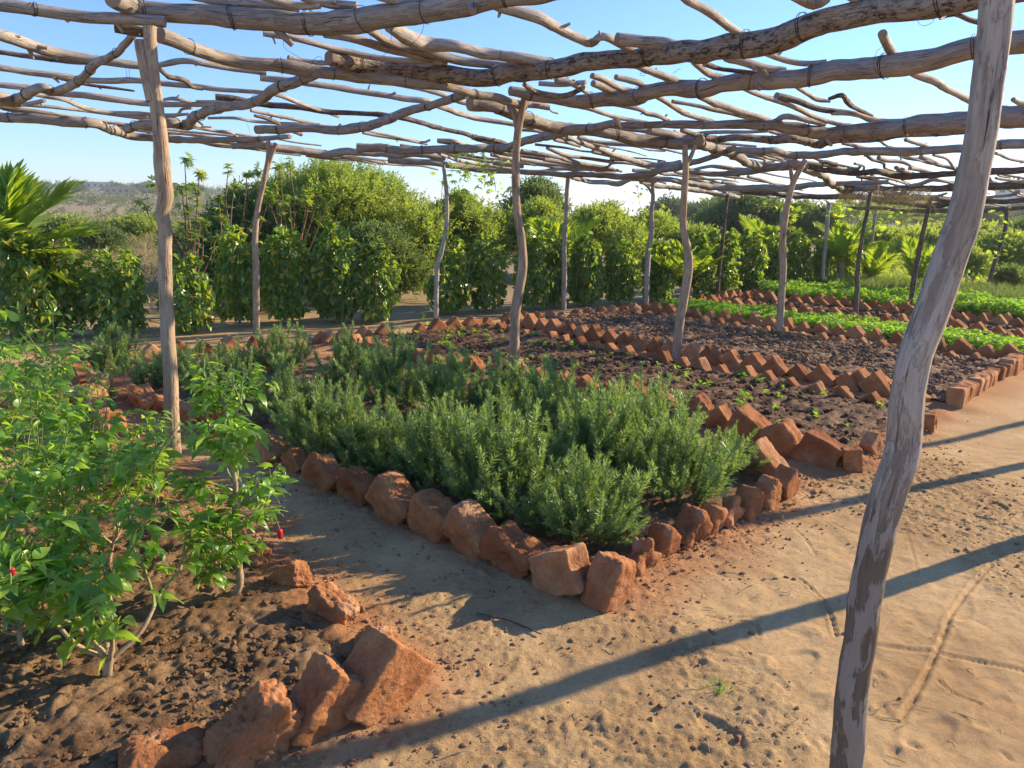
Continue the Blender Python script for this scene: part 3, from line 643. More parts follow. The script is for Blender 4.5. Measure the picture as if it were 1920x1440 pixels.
# ------------------------------------------------------------------ pergola of crooked poles
perg = thing('pergola', 'open shade pergola of crooked grey poles wired over forked posts', 'pergola')
def add_tube_obj(name, P, R, mat, seg=12, rough=.06, seed=0.0, extra=None):
    V, Fs, g, cap = tube(P, R, seg, rough, seed)
    bag = Bag(); bag.add(V, Fs, grain=g, cap=cap)
    if name in ('pole', 'beam', 'girder'):      # snapped off side twigs
        rs_ = np.random.RandomState(int(seed*37) % 99991); P = np.asarray(P); R_ = np.asarray(R)
        for _ in range(rs_.randint(0, 4)):
            i = rs_.randint(1, len(P)-1); t_ = P[i+1]-P[i-1]; t_ /= np.linalg.norm(t_)+1e-9; d = rs_.normal(0, 1, 3); d -= t_*np.dot(d, t_); d /= np.linalg.norm(d); d = d+t_*rs_.uniform(.3, 1.3); d /= np.linalg.norm(d)
            l_ = R_[i]*rs_.uniform(1.4, 3.2); r_ = R_[i]*rs_.uniform(.3, .5); V2, F2, g2, c2 = tube(np.array([P[i], P[i]+d*l_*.6, P[i]+d*l_]), [r_*1.3, r_, r_*.7], 6, .15, seed+3); bag.add(V2, F2, grain=g2, cap=c2)
    for (P2, R2) in (extra or []):
        V, Fs, g, cap = tube(P2, R2, max(8, seg-2), rough, seed+9); bag.add(V, Fs, grain=g, cap=cap)
    return obj(name, bag.mesh(name, mat), perg)
def post(path, w0, w1, mat=M_POST, fork=None, seg=12, forkw=9, rough=.06, sd=0.0, fl=0.0):
    b0 = G(*path[0]); Yd = b0[1]; P = np.array([onY(x, y, Yd) for x, y in path]); n = len(P)
    P[0][2] = -0.08 + gz(P[0][0], P[0][1])
    wid = np.interp(np.linspace(0, 1, n), np.linspace(0, 1, len(w0) if isinstance(w0, list) else 2), w0 if isinstance(w0, list) else [w0, w1])
    R = radii(P, wid)*.86
    C = catmull(np.column_stack([P, R]), .04 if n < 12 else .03)
    rs_ = np.random.RandomState(int(sd*10)+7); C[:, 1] += np.cumsum(rs_.normal(0, .0025, len(C)))*.5
    ex = []
    if fork:
        Q = np.array([onY(x, y, Yd) for x, y in fork]); r = forkw/2/F*depth(Q[0]); Cf = catmull(np.column_stack([Q, np.linspace(r, r*.85, len(Q))]), .04); ex = [(Cf[:, :3], Cf[:, 3])]
    return add_tube_obj('post', C[:, :3], C[:, 3], mat, seg, rough, sd, ex)
post([(325, 858), (322, 800), (319, 700), (313, 600), (309, 500), (309, 430), (304, 400), (311, 365), (306, 330), (299, 250), (290, 180), (284, 120), (279, 48)], [36, 33, 30, 31, 36, 30, 28], 0, fork=[(285, 190), (272, 130), (262, 75)], forkw=22, seg=20, sd=1)
post([(480, 627), (480, 560), (480, 500), (478, 450), (482, 400), (492, 350), (505, 300), (517, 268)], [15, 15, 13, 11, 10], 0, fork=[(495, 335), (502, 300), (503, 262)], forkw=9, sd=2)
post([(817, 608), (818, 560), (820, 500), (827, 475), (834, 440), (838, 400), (836, 350), (831, 308)], [11, 10, 10, 9, 8], 0, M_POLE, sd=3)
post([(960, 722), (964, 650), (965, 600), (972, 550), (980, 500), (978, 450), (970, 400), (967, 340), (968, 280), (973, 235), (983, 185)], [23, 22, 21, 22, 18, 17, 16, 17, 14], 0, fork=[(970, 245), (966, 225), (962, 205)], forkw=10, seg=16, sd=4)
post([(1057, 582), (1058, 520), (1058, 460), (1062, 400), (1063, 360), (1066, 330)], [12, 11, 9, 10], 0, M_POLE, sd=5)
post([(1212, 579), (1213, 520), (1216, 470), (1222, 430), (1221, 400), (1224, 370), (1223, 338)], [11, 12, 10, 8], 0, M_POLE, fork=[(1222, 362), (1216, 352), (1208, 345)], forkw=5, sd=6)
post([(1268, 672), (1272, 620), (1282, 560), (1291, 500), (1288, 465), (1280, 420), (1282, 370), (1285, 320), (1283, 272)], [22, 20, 21, 18, 15, 15, 12], 0, fork=[(1287, 310), (1296, 292), (1304, 272)], forkw=9, seg=14, sd=7)
post([(1344, 562), (1348, 510), (1355, 450), (1360, 400), (1364, 364)], [11, 9, 7, 8], 0, M_DARK, sd=8)
post([(1462, 632), (1464, 570), (1468, 500), (1467, 450), (1473, 400), (1484, 350), (1498, 320), (1509, 300)], [17, 16, 15, 13, 12], 0, fork=[(1487, 345), (1484, 330), (1482, 312)], forkw=8, seg=14, sd=9)
post([(1540, 547), (1545, 480), (1550, 430), (1554, 380)], [9, 9, 10], 0, M_POLE, sd=10)
post([(1604, 602), (1606, 560), (1609, 500), (1618, 440), (1626, 400), (1633, 360)], [12, 11, 9, 8], 0, M_DARK, sd=11)
post([(1625, 542), (1632, 480), (1637, 430), (1642, 392)], [8, 7, 8], 0, M_POLE, sd=12)
post([(1705, 587), (1712, 540), (1721, 490), (1733, 430), (1740, 400), (1746, 370)], [12, 12, 10, 10], 0, M_DARK, sd=13)
post([(1852, 557), (1860, 510), (1872, 470), (1885, 430), (1887, 400), (1888, 386)], [10, 10, 8], 0, M_DARK, sd=14)
post([(1448, 542), (1454, 495), (1461, 450), (1466, 395)], [9, 8], 0, M_POLE, sd=15)
post([(1583, 1478), (1587, 1440), (1597, 1300), (1612, 1200), (1624, 1110), (1658, 960), (1679, 890), (1694, 840), (1700, 760), (1706, 720), (1712, 680), (1743, 600), (1757, 560), (1784, 480), (1807, 400), (1823, 320), (1836, 240), (1847, 160), (1859, 80), (1866, 0), (1872, -80), (1874, -190)],
     [74, 75, 74, 74, 78, 82, 80, 80, 76, 76, 80, 80, 78, 76, 72, 72, 74, 80, 88, 96], 0, M_BIGPOST, seg=48, rough=.035, sd=16)
# the next posts of the same row, beyond the right edge of the view
def post_at(x, y, lean, r, sd, kink=.05):
    zt = roofz(x, y); rr_ = np.random.RandomState(sd); P = []
    for k in range(7):
        f = k/6; P.append([x+lean[0]*f+rr_.normal(0, kink*.4), y+lean[1]*f+rr_.normal(0, kink*.4), -.08+f*(zt+.1), r*(1.05-.2*f)])
    C = catmull(P, .06); add_tube_obj('post', C[:, :3], C[:, 3], M_POST, 14, .05, sd)
post_at(3.12, 3.66, (.08, .02), .052, 21); post_at(5.2, 5.42, (-.1, .1), .048, 22); post_at(7.15, 7.1, (.1, 0), .045, 23)

SD = [100.0]; TIES = []
def pole(name, pts, ws, off, mat=M_POLE, seg=10, rough=.075, wob=1.0, ext=0.0):
    """pts: crooked line of the stick, off: which layer of the roof it lies on"""
    SD[0] += 1.37
    P = np.array([onroof(x, y, off) for x, y in pts]); n = len(P)
    ws = [ws] if not isinstance(ws, (list, tuple)) else list(ws); wid = np.interp(np.linspace(0, 1, n), np.linspace(0, 1, max(2, len(ws))), ws if len(ws) > 1 else ws*2)
    R = radii(P, wid)
    R = np.clip(R, .009, .09)
    if ext:       # runs on past the view to the next row of posts
        P = np.vstack([P, P[-1]+(P[-1]-P[-3])/np.linalg.norm(P[-1]-P[-3])*ext]); R = np.append(R, R[-1])
    big = R.mean() > .035
    C = catmull(np.column_stack([P, R]), .035 if big else .06)
    L = np.arange(len(C)); s = SD[0]
    nn = np.stack([L*.11, np.full(len(C), s), np.zeros(len(C))], -1)
    for ax_ in range(3): C[:, ax_] += C[:, 3]*wob*(.35*vn(nn+9*ax_)+.12*vn(nn*[3.1, 1, 1]+31+9*ax_))
    Lw = np.concatenate([[0], np.cumsum(np.linalg.norm(np.diff(C[:, :3], axis=0), axis=1))]); C[:, 3] *= 1+.10*vn(np.stack([Lw*4, np.full(len(C), s), np.zeros(len(C))], -1))
    return add_tube_obj(name, C[:, :3], C[:, 3], mat, seg+(6 if big else 0), rough, s), C
def girder(*a, **k): o, C = pole('girder', *a, **k); TIES.append(C); return C
def beam(*a, **k): o, C = pole('beam', *a, **k); TIES.append(C); return C
def stick(*a, **k): return pole('pole', *a, **k)[1]
# girders: along the rows of posts
girder([(-60, 2), (0, 12), (50, 18), (100, 26), (170, 36), (230, 38), (310, 42)], [22, 24, 22], .06, M_BEAM)
girder([(213, 52), (240, 56), (270, 60)], [16, 20], .03, M_DARK)
girder([(300, 70), (360, 88), (420, 108), (480, 118), (560, 130), (640, 140), (700, 148), (760, 152), (830, 158), (890, 175), (940, 186), (985, 200)], [28, 27, 26, 25, 20, 17, 16], .05, M_BEAM)
girder([(878, 192), (930, 202), (985, 220), (1020, 232), (1060, 240), (1100, 244), (1150, 252), (1200, 262), (1250, 268), (1290, 266), (1312, 262)], [26, 24, 22, 22, 18], .05, M_BEAM)
girder([(1308, 262), (1330, 276), (1370, 288), (1400, 302), (1425, 314), (1460, 311), (1490, 303)], [20, 18, 15], .05, M_BEAM)
girder([(1508, 320), (1540, 328), (1558, 345), (1590, 356), (1620, 352), (1645, 350)], [12, 14, 11], .04, M_BEAM)
girder([(-40, 218), (0, 220), (60, 222), (120, 227), (170, 232), (210, 245), (240, 254), (300, 259), (360, 262), (430, 263), (480, 261), (545, 256)], [18, 18, 17, 12, 9], .10, M_BEAM)
girder([(437, 272), (500, 274), (525, 277), (570, 283), (620, 288), (660, 284), (700, 288), (740, 291), (780, 290), (835, 296)], [13, 14, 13, 10], .04, M_BEAM)
girder([(728, 300), (780, 303), (830, 308), (880, 316), (930, 320), (990, 322)], [12, 12, 10], .03, M_BEAM)
girder([(1073, 332), (1110, 340), (1160, 344), (1185, 335), (1230, 340)], [8, 10, 7], .05)
girder([(1203, 342), (1240, 350), (1280, 355), (1330, 362), (1370, 366), (1384, 370)], [9, 9, 7], .04)
# beams: across the girders
beam([(212, -2), (232, 8), (262, 18), (330, 26), (400, 32), (480, 38), (560, 41), (640, 38), (700, 29), (760, 27), (850, 12), (960, -6), (1060, -28), (1160, -60)], [34, 38, 40, 42, 50, 50, 46, 46], .13, M_BEAM, seg=18)
beam([(617, 106), (650, 116), (700, 129), (800, 136), (900, 141), (960, 139), (1080, 122), (1200, 113), (1320, 91), (1440, 72), (1560, 40), (1700, 14), (1850, -18), (1960, -44)], [26, 33, 35, 34, 36, 38, 42, 46, 50, 54, 58], .12, M_BARK, seg=18, ext=.9)
beam([(958, 172), (1000, 178), (1060, 186), (1120, 188), (1180, 184), (1220, 172), (1300, 168), (1370, 157), (1440, 151), (1560, 138), (1680, 119), (1800, 95), (1920, 76), (2000, 60)], [20, 24, 28, 30, 33, 36, 40, 45, 52], .11, M_BEAM, seg=14, ext=.9)
beam([(1148, 236), (1250, 234), (1350, 235), (1440, 237), (1500, 242), (1560, 248), (1620, 243), (1700, 237), (1800, 228), (1920, 218), (2000, 205)], [12, 15, 18, 24, 26, 28, 34, 46, 50], .11, M_BEAM)
beam([(1280, 246), (1340, 262), (1380, 258), (1440, 264), (1480, 262), (1530, 271), (1560, 264), (1640, 258), (1720, 250), (1810, 246)], [10, 14, 16, 15, 14], .10, M_BARK)
beam([(1372, 283), (1440, 281), (1480, 290), (1540, 289), (1620, 283), (1720, 282), (1800, 278), (1920, 270), (1990, 264)], [11, 14, 15, 16, 17, 20], .10, M_BEAM)
beam([(-20, 178), (4, 184), (25, 192), (47, 180), (77, 164), (100, 171), (130, 162), (155, 146), (185, 117), (215, 101), (235, 82), (252, 64)], [22, 22, 19, 18, 17, 15], .02, M_BEAM)
beam([(233, 238), (280, 232), (320, 230), (350, 236), (372, 217), (400, 206), (450, 195), (490, 184), (520, 165), (560, 149), (595, 140)], [17, 20, 20, 20, 18], .02, M_BEAM)
beam([(481, 242), (540, 240), (600, 243), (660, 242), (720, 226), (780, 206), (830, 191), (875, 177)], [16, 17, 18, 16, 14], .02, M_BEAM)
beam([(667, 274), (750, 280), (820, 282), (880, 276), (920, 280), (965, 272), (1020, 256), (1070, 243), (1110, 238), (1158, 227)], [16, 16, 15, 16, 18, 14], .02, M_BEAM)
beam([(976, 322), (1060, 326), (1160, 330), (1210, 325), (1272, 315), (1295, 305), (1335, 295), (1378, 278)], [10, 12, 13, 12, 11], .04, M_BEAM)
beam([(1512, 312), (1590, 325), (1640, 322), (1690, 330), (1780, 326), (1865, 320), (1960, 319)], [9, 12, 12, 13, 14], .08, M_DARK)
beam([(1180, 331), (1260, 338), (1300, 347), (1360, 354), (1440, 354), (1500, 350), (1560, 345), (1665, 341)], [8, 12, 13, 13, 10, 9], .06, M_BEAM)
beam([(1290, 321), (1340, 325), (1400, 322), (1440, 316), (1500, 316)], [9, 11, 11], .07, M_BEAM)
beam([(1390, 360), (1440, 362), (1520, 369), (1600, 368), (1680, 378), (1745, 384), (1800, 380)], [8, 10, 12, 11], .05, M_DARK)
beam([(1560, 350), (1620, 352), (1700, 354), (1790, 352), (1860, 350), (1960, 346)], [8, 10, 13, 16], .06, M_DARK)
beam([(1590, 390), (1650, 391), (1700, 394), (1770, 396), (1850, 394), (1940, 388)], [6, 8, 9, 8], .05, M_DARK)
beam([(1640, 372), (1700, 372), (1760, 374), (1820, 378), (1940, 376)], [7, 9, 9], .05, M_DARK)
# thin poles lying on top
S = stick
S([(-40, 55), (0, 62), (50, 80), (100, 95), (150, 105), (200, 112), (245, 119), (268, 123)], [23, 22, 19, 15], .17, M_BEAM)
S([(-30, 95), (0, 98), (40, 104), (80, 108), (140, 116), (190, 115)], [9, 10, 9], .18, M_DARK)
S([(296, 124), (345, 113), (390, 120), (440, 130), (500, 138)], [12, 13, 9], .17)
S([(-30, 122), (0, 126), (50, 134), (110, 142), (160, 150), (210, 152), (260, 152), (310, 158), (360, 162), (420, 168), (500, 175), (540, 185), (580, 200), (634, 218)], [12, 13, 12, 12, 10, 8, 6], .17)
S([(300, 130), (320, 145), (345, 150), (360, 162), (380, 166)], [8, 10, 7], .15, M_DARK, rough=.15)
S([(98, 144), (170, 160), (252, 171)], [4, 6, 3], .15, M_DARK)
S([(-30, 154), (0, 158), (60, 165), (110, 175), (170, 180), (230, 188), (275, 194), (330, 196), (400, 196), (480, 193)], [11, 12, 12, 9], .17)
S([(40, 172), (80, 180), (120, 186), (160, 202), (210, 212), (260, 214), (310, 216), (355, 214)], [8, 8, 9, 6], .17)
S([(-20, 197), (0, 196), (50, 195), (84, 189)], [8, 9, 8], .15)
S([(238, 219), (290, 220), (330, 216), (342, 205), (360, 203)], [7, 7, 5], .16)
S([(308, 188), (330, 186), (358, 191)], [6, 8, 5], .18); S([(368, 190), (410, 191), (440, 190)], [5, 6, 5], .18)
S([(404, 180), (450, 186), (500, 195), (560, 200), (620, 210), (680, 213), (730, 218), (780, 228), (830, 242), (870, 251), (905, 262), (945, 270)], [12, 12, 10, 9, 9, 10], .17, M_DARK, rough=.1)
S([(470, 206), (540, 222), (600, 234), (650, 240)], [6, 7, 5], .17); S([(362, 234), (400, 245), (430, 248), (448, 259)], [5, 6, 4], .15)
S([(478, 217), (505, 224), (535, 240), (565, 252)], [6, 8, 6], .10, M_DARK)
S([(390, 222), (440, 222), (480, 229), (540, 231), (600, 233)], [5, 6, 5], .17)
S([(489, 144), (540, 150), (600, 160), (660, 170), (700, 176), (760, 185), (800, 190), (840, 204), (890, 222), (950, 232), (1000, 240)], [13, 12, 11, 12, 10, 8], .16)
S([(540, 107), (560, 112), (590, 116), (626, 118)], [9, 11, 9], .16)
S([(495, 62), (560, 73), (620, 90), (680, 103), (740, 111), (830, 117)], [12, 13, 12, 13, 12], .17, M_POLE)
S([(606, 61), (660, 70), (720, 89), (780, 104), (835, 120)], [15, 17, 17, 12], .18, M_POLE)
S([(686, 52), (720, 75), (750, 88), (800, 98), (870, 117), (960, 126)], [16, 20, 18, 14], .20, M_BEAM)
S([(735, 48), (770, 70), (800, 82), (850, 86), (910, 100), (970, 106), (1035, 118)], [26, 28, 24, 22, 18], .20, M_POLE)
S([(700, 152), (740, 158), (790, 168), (830, 178), (860, 188), (900, 200)], [8, 9, 10, 9], .16)
S([(340, -8), (420, 6), (480, 10), (562, 18)], [12, 18, 14], .22, M_POLE); S([(470, -14), (550, 8), (600, 10)], [12, 16, 12], .2)
S([(565, -4), (620, 8), (668, 8)], [14, 18, 14], .22, M_POLE)
S([(640, -30), (700, -12), (780, 4), (840, 6)], [18, 20, 16], .2)
S([(900, -5), (940, 12), (975, 20), (1010, 30), (1035, 46), (1070, 66), (1110, 80), (1125, 68), (1150, 76), (1185, 92)], [24, 24, 24, 20, 18, 16, 16], .19, M_POLE)
S([(1155, 74), (1200, 80), (1250, 84), (1295, 92)], [24, 26, 20], .17, M_POLE)
S([(1250, -40), (1285, -5), (1330, 22), (1352, 38), (1375, 55), (1392, 64)], [18, 20, 19, 16], .18, M_POLE)
S([(940, 104), (975, 108), (1025, 118), (1070, 130)], [18, 18, 15], .18)
S([(1440, -30), (1490, -8), (1525, 6), (1548, -4)], [18, 22, 18], .2, M_BEAM); S([(1585, -8), (1610, 0), (1660, -2)], [12, 14, 12], .2)
S([(1190, 120), (1220, 133), (1250, 144), (1275, 155), (1317, 183), (1360, 200), (1420, 218), (1450, 229), (1468, 220), (1490, 221), (1545, 234)], [13, 14, 14, 13, 12, 12, 10], .18)
S([(1110, 140), (1135, 150), (1165, 166), (1200, 172)], [12, 14, 11], .17); S([(1113, 158), (1150, 172), (1190, 176)], [14, 16, 12], .17)
S([(1155, 145), (1200, 158), (1230, 180), (1262, 200), (1290, 214), (1338, 227)], [12, 13, 11, 11, 9], .17)
S([(1140, 195), (1197, 205), (1215, 214), (1235, 218), (1262, 230)], [8, 11, 10, 8], .17)
S([(1040, 188), (1062, 194), (1110, 205), (1160, 221), (1214, 230)], [9, 10, 9, 8], .17)
S([(1010, 158), (1050, 160), (1098, 155)], [10, 10, 9], .17); S([(1042, 150), (1075, 158), (1100, 172)], [13, 13, 10], .16)
S([(982, 158), (1005, 172), (1035, 178), (1065, 177), (1094, 163)], [9, 11, 11, 10], .06, M_BARK, rough=.1)
S([(960, 190), (985, 194), (1028, 203)], [13, 14, 11], .12); S([(1028, 203), (1036, 210), (1046, 213)], [4, 2], .12)
S([(1302, 116), (1312, 124), (1330, 140), (1365, 150), (1410, 172), (1440, 183), (1490, 201), (1527, 220), (1565, 231), (1600, 236)], [14, 14, 13, 10, 10, 10, 8], .18)
S([(1320, 120), (1340, 128), (1370, 132), (1420, 138)], [12, 9, 8], .16, M_DARK, rough=.14)
S([(1360, 108), (1400, 118), (1440, 128), (1470, 132)], [16, 17, 14], .18)
S([(1425, 95), (1455, 108), (1480, 116), (1510, 120), (1550, 116)], [14, 12, 11, 9], .19, rough=.1)
S([(1495, 162), (1515, 175), (1535, 186), (1556, 190)], [9, 9, 10, 6], .18)
S([(1555, 184), (1578, 178), (1590, 192), (1608, 206), (1636, 217)], [7, 12, 11, 5], .19, M_DARK, rough=.15)
S([(1260, 189), (1320, 200), (1360, 210), (1415, 224)], [7, 9, 9, 6], .17)
S([(1654, 64), (1662, 78), (1678, 100), (1712, 137), (1750, 152), (1780, 170), (1830, 196)], [20, 22, 18, 15, 14], .19)
S([(1560, 212), (1600, 213), (1630, 222), (1655, 226), (1712, 222)], [7, 11, 11, 3], .18)
S([(1762, 32), (1790, 26), (1820, 38), (1852, 46)], [9, 10, 11], .2, M_DARK)
S([(1900, 186), (1915, 192), (1950, 200)], [10, 14], .15, M_POLE)
S([(1580, 268), (1625, 278), (1640, 285)], [8, 8], .16); S([(1698, 262), (1738, 273)], [8, 8], .16); S([(1750, 290), (1775, 298), (1790, 316)], [6, 6], .15); S([(1868, 288), (1895, 298), (1930, 306)], [7, 6], .16)
S([(1425, 240), (1460, 250), (1510, 254)], [8, 8, 6], .17); S([(1478, 247), (1515, 250), (1540, 256), (1580, 264)], [9, 9, 7], .17)
S([(1233, 243), (1285, 256), (1322, 250), (1400, 248), (1440, 246)], [8, 9, 7, 6], .15); S([(1218, 243), (1250, 249), (1275, 257)], [16, 15, 12], .13, M_BEAM)
S([(978, 282), (1030, 290), (1085, 305), (1148, 316)], [9, 8, 9, 7], .12); S([(1062, 256), (1110, 275), (1160, 293), (1210, 308), (1260, 307), (1275, 304)], [8, 10, 11, 9], .14, rough=.1)
S([(984, 235), (1015, 240), (1044, 250)], [9, 8, 6], .15); S([(1040, 261), (1088, 275)], [8, 6], .14); S([(975, 243), (1000, 245), (1030, 250)], [6, 6], .14)
S([(975, 299), (1020, 306), (1080, 313), (1140, 318)], [7, 8, 6], .12); S([(1013, 321), (1050, 318), (1105, 318), (1160, 320)], [6, 8, 6], .12)
S([(1020, 300), (1070, 308), (1120, 314), (1165, 322)], [8, 8, 6], .12); S([(1140, 312), (1150, 306), (1185, 308), (1215, 314)], [5, 5, 4], .14)
S([(1300, 318), (1340, 312), (1400, 320)], [5, 7, 5], .14); S([(1330, 312), (1370, 316), (1420, 318)], [6, 7, 5], .14)
S([(825, 289), (870, 303), (920, 311), (965, 318)], [5, 7, 6], .02); S([(820, 264), (850, 265), (870, 272)], [9, 7], .15)
S([(680, 249), (720, 256), (760, 262), (800, 270)], [5, 6, 5], .13, M_POLE); S([(690, 246), (740, 256), (790, 266), (806, 262)], [4, 5, 4], .14)
S([(885, 258), (920, 263), (950, 270)], [10, 9, 7], .13, M_DARK); S([(925, 306), (980, 312)], [8, 8], .05); S([(920, 290), (970, 300)], [6, 6], .1)
S([(1455, 312), (1512, 306)], [9, 8], .07); S([(1510, 303), (1560, 312), (1600, 320), (1612, 314)], [7, 9, 6], .13); S([(1540, 303), (1570, 308)], [9, 9], .15, M_DARK)
S([(1679, 315), (1700, 322), (1720, 330)], [8, 9], .14); S([(1706, 314), (1730, 320), (1755, 328)], [8, 8], .14); S([(1590, 314), (1610, 316)], [6, 5], .14)
S([(1630, 332), (1670, 336), (1700, 344)], [5, 5], .1); S([(1680, 354), (1720, 346), (1750, 338), (1800, 346)], [7, 8, 5], .1); S([(1715, 366), (1750, 368), (1775, 363)], [4, 6, 4], .1)
S([(1630, 355), (1660, 362), (1700, 364)], [9, 12, 8], .08); S([(1850, 370), (1890, 366), (1910, 360)], [5, 7], .08); S([(1868, 334), (1900, 340), (1930, 342)], [6, 7], .1)
# the many light poles over the far half of the roof
rp = random.Random(77)
ub = Vector((0.745, 0.667, 0)); va = Vector((-0.69, 0.724, 0))
def far_stick(x, y, L, ang, r, off):
    d = (math.cos(ang), math.sin(ang)); SD[0] += 1.1; P = []; n = 7
    for k in range(n):
        f = k/(n-1)-.5; xx = x+d[0]*L*f+rp.gauss(0, .035); yy = y+d[1]*L*f+rp.gauss(0, .035)
        P.append([xx, yy, roofz(xx, yy)+off+rp.gauss(0, .012), r*(1.15-.5*(f+.5))])
    C = catmull(P, .1); add_tube_obj('pole', C[:, :3], C[:, 3], rp.choice([M_POLE, M_POLE, M_BEAM, M_DARK]), 8, .08, SD[0])
o0 = Vector((-1.2, 8.6, 0))
for k in range(78):
    a = rp.uniform(0, 12.5); b_ = rp.uniform(0.3, 6.0)
    p_ = Vector((1.2, 9.0, 0))+ub*a*1.0+va*(b_-3.2)
    if p_.x > 8.5+rp.random()*2 and p_.y < 8: continue
    far_stick(p_.x, p_.y, rp.uniform(1.6, 3.0), math.atan2(ub.y, ub.x)+rp.gauss(0, .12), rp.uniform(.014, .028), .17+rp.random()*.05)
for k in range(16):
    a = rp.uniform(-1, 4); p_ = Vector((-4.5, 8.6, 0))+ub*a+va*rp.uniform(-.3, 1.2)
    far_stick(p_.x, p_.y, rp.uniform(1.6, 2.6), math.atan2(ub.y, ub.x)+rp.gauss(0, .1), rp.uniform(.014, .024), .16)
# wire ties round the beams
def ring(C, i, k=0, name='wire_tie'):
    r = C[i, 3]*1.07+.002; T = Vector(C[min(i+1, len(C)-1), :3]-C[max(i-1, 0), :3]).normalized()
    T = (T+Vector((rp.gauss(0, .12), rp.gauss(0, .12), rp.gauss(0, .12)))).normalized()
    q = T.to_track_quat('Z', 'Y'); bag = Bag()
    for w in range(2 if k else 1):
        a = np.linspace(0, 2*math.pi, 17)[:-1]; P = []
        for aa in list(a)+[a[0]]:
            e = 1.0+.10*max(0, math.sin(aa))
            P.append(q @ Vector((math.cos(aa)*r*e, math.sin(aa)*r*e, (w-.5)*.012+.004*math.sin(2*aa+w))) + Vector(C[i, :3]))
        V, Fs, g, c_ = tube(np.array(P), .0022, 5, 0, 0, False); bag.add(V, Fs)
    obj(name, bag.mesh(name, M_WIRE), perg)
for C in TIES:
    L = np.concatenate([[0], np.cumsum(np.linalg.norm(np.diff(C[:, :3], axis=0), axis=1))]); s = rp.uniform(.15, .4)
    while s < L[-1]-.1:
        i = int(np.searchsorted(L, s)); 
        if depth(C[i, :3]) < 9: ring(C, i, rp.random() < .6)
        s += rp.uniform(.35, .75)
def wire(pts, off, r=.0014):
    P = catmull([onroof(x, y, off) for x, y in pts], .02); V, Fs, g, c_ = tube(P, r, 5); b_ = Bag(); b_.add(V, Fs); obj('wire', b_.mesh('wire', M_WIRE), perg)
wire([(531, 76), (533, 88), (545, 98), (562, 108), (575, 115), (583, 122)], .08); wire([(583, 122), (590, 110), (600, 106), (603, 112), (592, 120)], .08)
wire([(795, 42), (793, 55), (785, 70), (775, 80), (768, 84)], .07); wire([(734, 50), (733, 75), (728, 95), (718, 104)], .08); wire([(690, 52), (697, 75), (710, 95)], .08)
wire([(1720, 36), (1724, 45), (1735, 48), (1748, 42), (1752, 32)], .06); wire([(1203, 135), (1200, 141), (1208, 142), (1210, 136), (1204, 138)], .05)
wire([(1655, 88), (1645, 95), (1640, 108), (1638, 118), (1645, 142)], .05); wire([(236, 128), (238, 145)], .1); wire([(242, 128), (243, 146)], .1)
wire([(1262, 138), (1266, 134), (1276, 128)], .08); wire([(1007, 270), (1015, 280), (1020, 272)], .02); wire([(1268, 276), (1262, 290), (1260, 300)], .02); wire([(463, 232), (468, 245), (470, 252)], .04)
# dry thatch left under the far roof
bag = Bag(); rs = np.random.RandomState(9)
for k in range(1300):
    px = rs.uniform(1575, 1745); c0 = onroof(px, rs.uniform(352, 372), .03); d = np.array([rs.normal(0, .5), rs.normal(0, .5), -abs(rs.normal(0, .35))]); d /= np.linalg.norm(d); L = rs.uniform(.15, .5); w = np.cross(d, [0, 0, 1])*.006
    c1 = c0+d*L; bag.add(np.array([c0-w, c0+w, c1+w*.3, c1-w*.3]), np.array([[0, 1, 2, 3]]), tint=rs.rand())
o = obj('thatch', bag.mesh('thatch', M_STRAW, False), perg); o['kind'] = 'stuff'

# ------------------------------------------------------------------ leaf shapes
def leaf_geo(L=1.0, wd=.42, n=6, fold=.25, curl=.35, tip=1.4, wav=0.04, seed=0):
    """pointed leaf along +Y, midrib folded, drooping"""
    t_ = np.linspace(0, 1, n+1); w = wd*np.sin(np.pi*np.clip(t_, 0, 1)**.72)**.9*(1-t_**6*.2); w[0] = .02; w[-1] = .0
    V = []; 
    for i, tt in enumerate(t_):
        y = tt; z = -curl*tt*tt
        for s in (-1, -.5, 0, .5, 1):
            V.append((s*w[i]/1.0*.5*2*.5, y - .04*abs(s), z + fold*abs(s)*w[i] + wav*math.sin(tt*9+seed+s*2)*abs(s)))
    V = np.array(V)*L; Fc = []
    for i in range(n):
        for s in range(4): a = i*5+s; Fc.append((a, a+1, a+6, a+5))
    return V, np.array(Fc)
def leaf_low(L=1.0, wd=.4, fold=.15, curl=.3):
    V = np.array([(0, 0, 0), (-wd/2, .4, fold*wd), (0, .45, -curl*.2), (wd/2, .4, fold*wd), (-wd*.3, .75, fold*wd*.5-curl*.5), (wd*.3, .75, fold*wd*.5-curl*.5), (0, .78, -curl*.6), (0, 1, -curl)])*L
    return V, [np.array([(0, 2, 1), (0, 3, 2), (4, 6, 7), (6, 5, 7)]), np.array([(1, 2, 6, 4), (2, 3, 5, 6)])]
def rotmats(d, rs, up=None, spin=.5):
    """frames with +Y along d and +Z as upright as it goes"""
    d = d/np.linalg.norm(d, axis=1)[:, None]; n = len(d)
    z = np.tile([0, 0, 1.0], (n, 1)) + rs.normal(0, spin, (n, 3)); x = np.cross(d, z); x /= np.linalg.norm(x, axis=1)[:, None]+1e-9; z = np.cross(x, d)
    return np.stack([x, d, z], -1)
def spread(V0, F0, pos, R, sc):
    V = np.einsum('nij,kj->nki', R, V0)*sc[:, None, None]+pos[:, None, :]; k = len(V0); n = len(pos)
    F0 = F0 if isinstance(F0, list) else [F0]
    return V.reshape(-1, 3), [(f[None]+(np.arange(n)*k)[:, None, None]).reshape(-1, f.shape[1]) for f in F0]
PEPL = []; PEPG = []
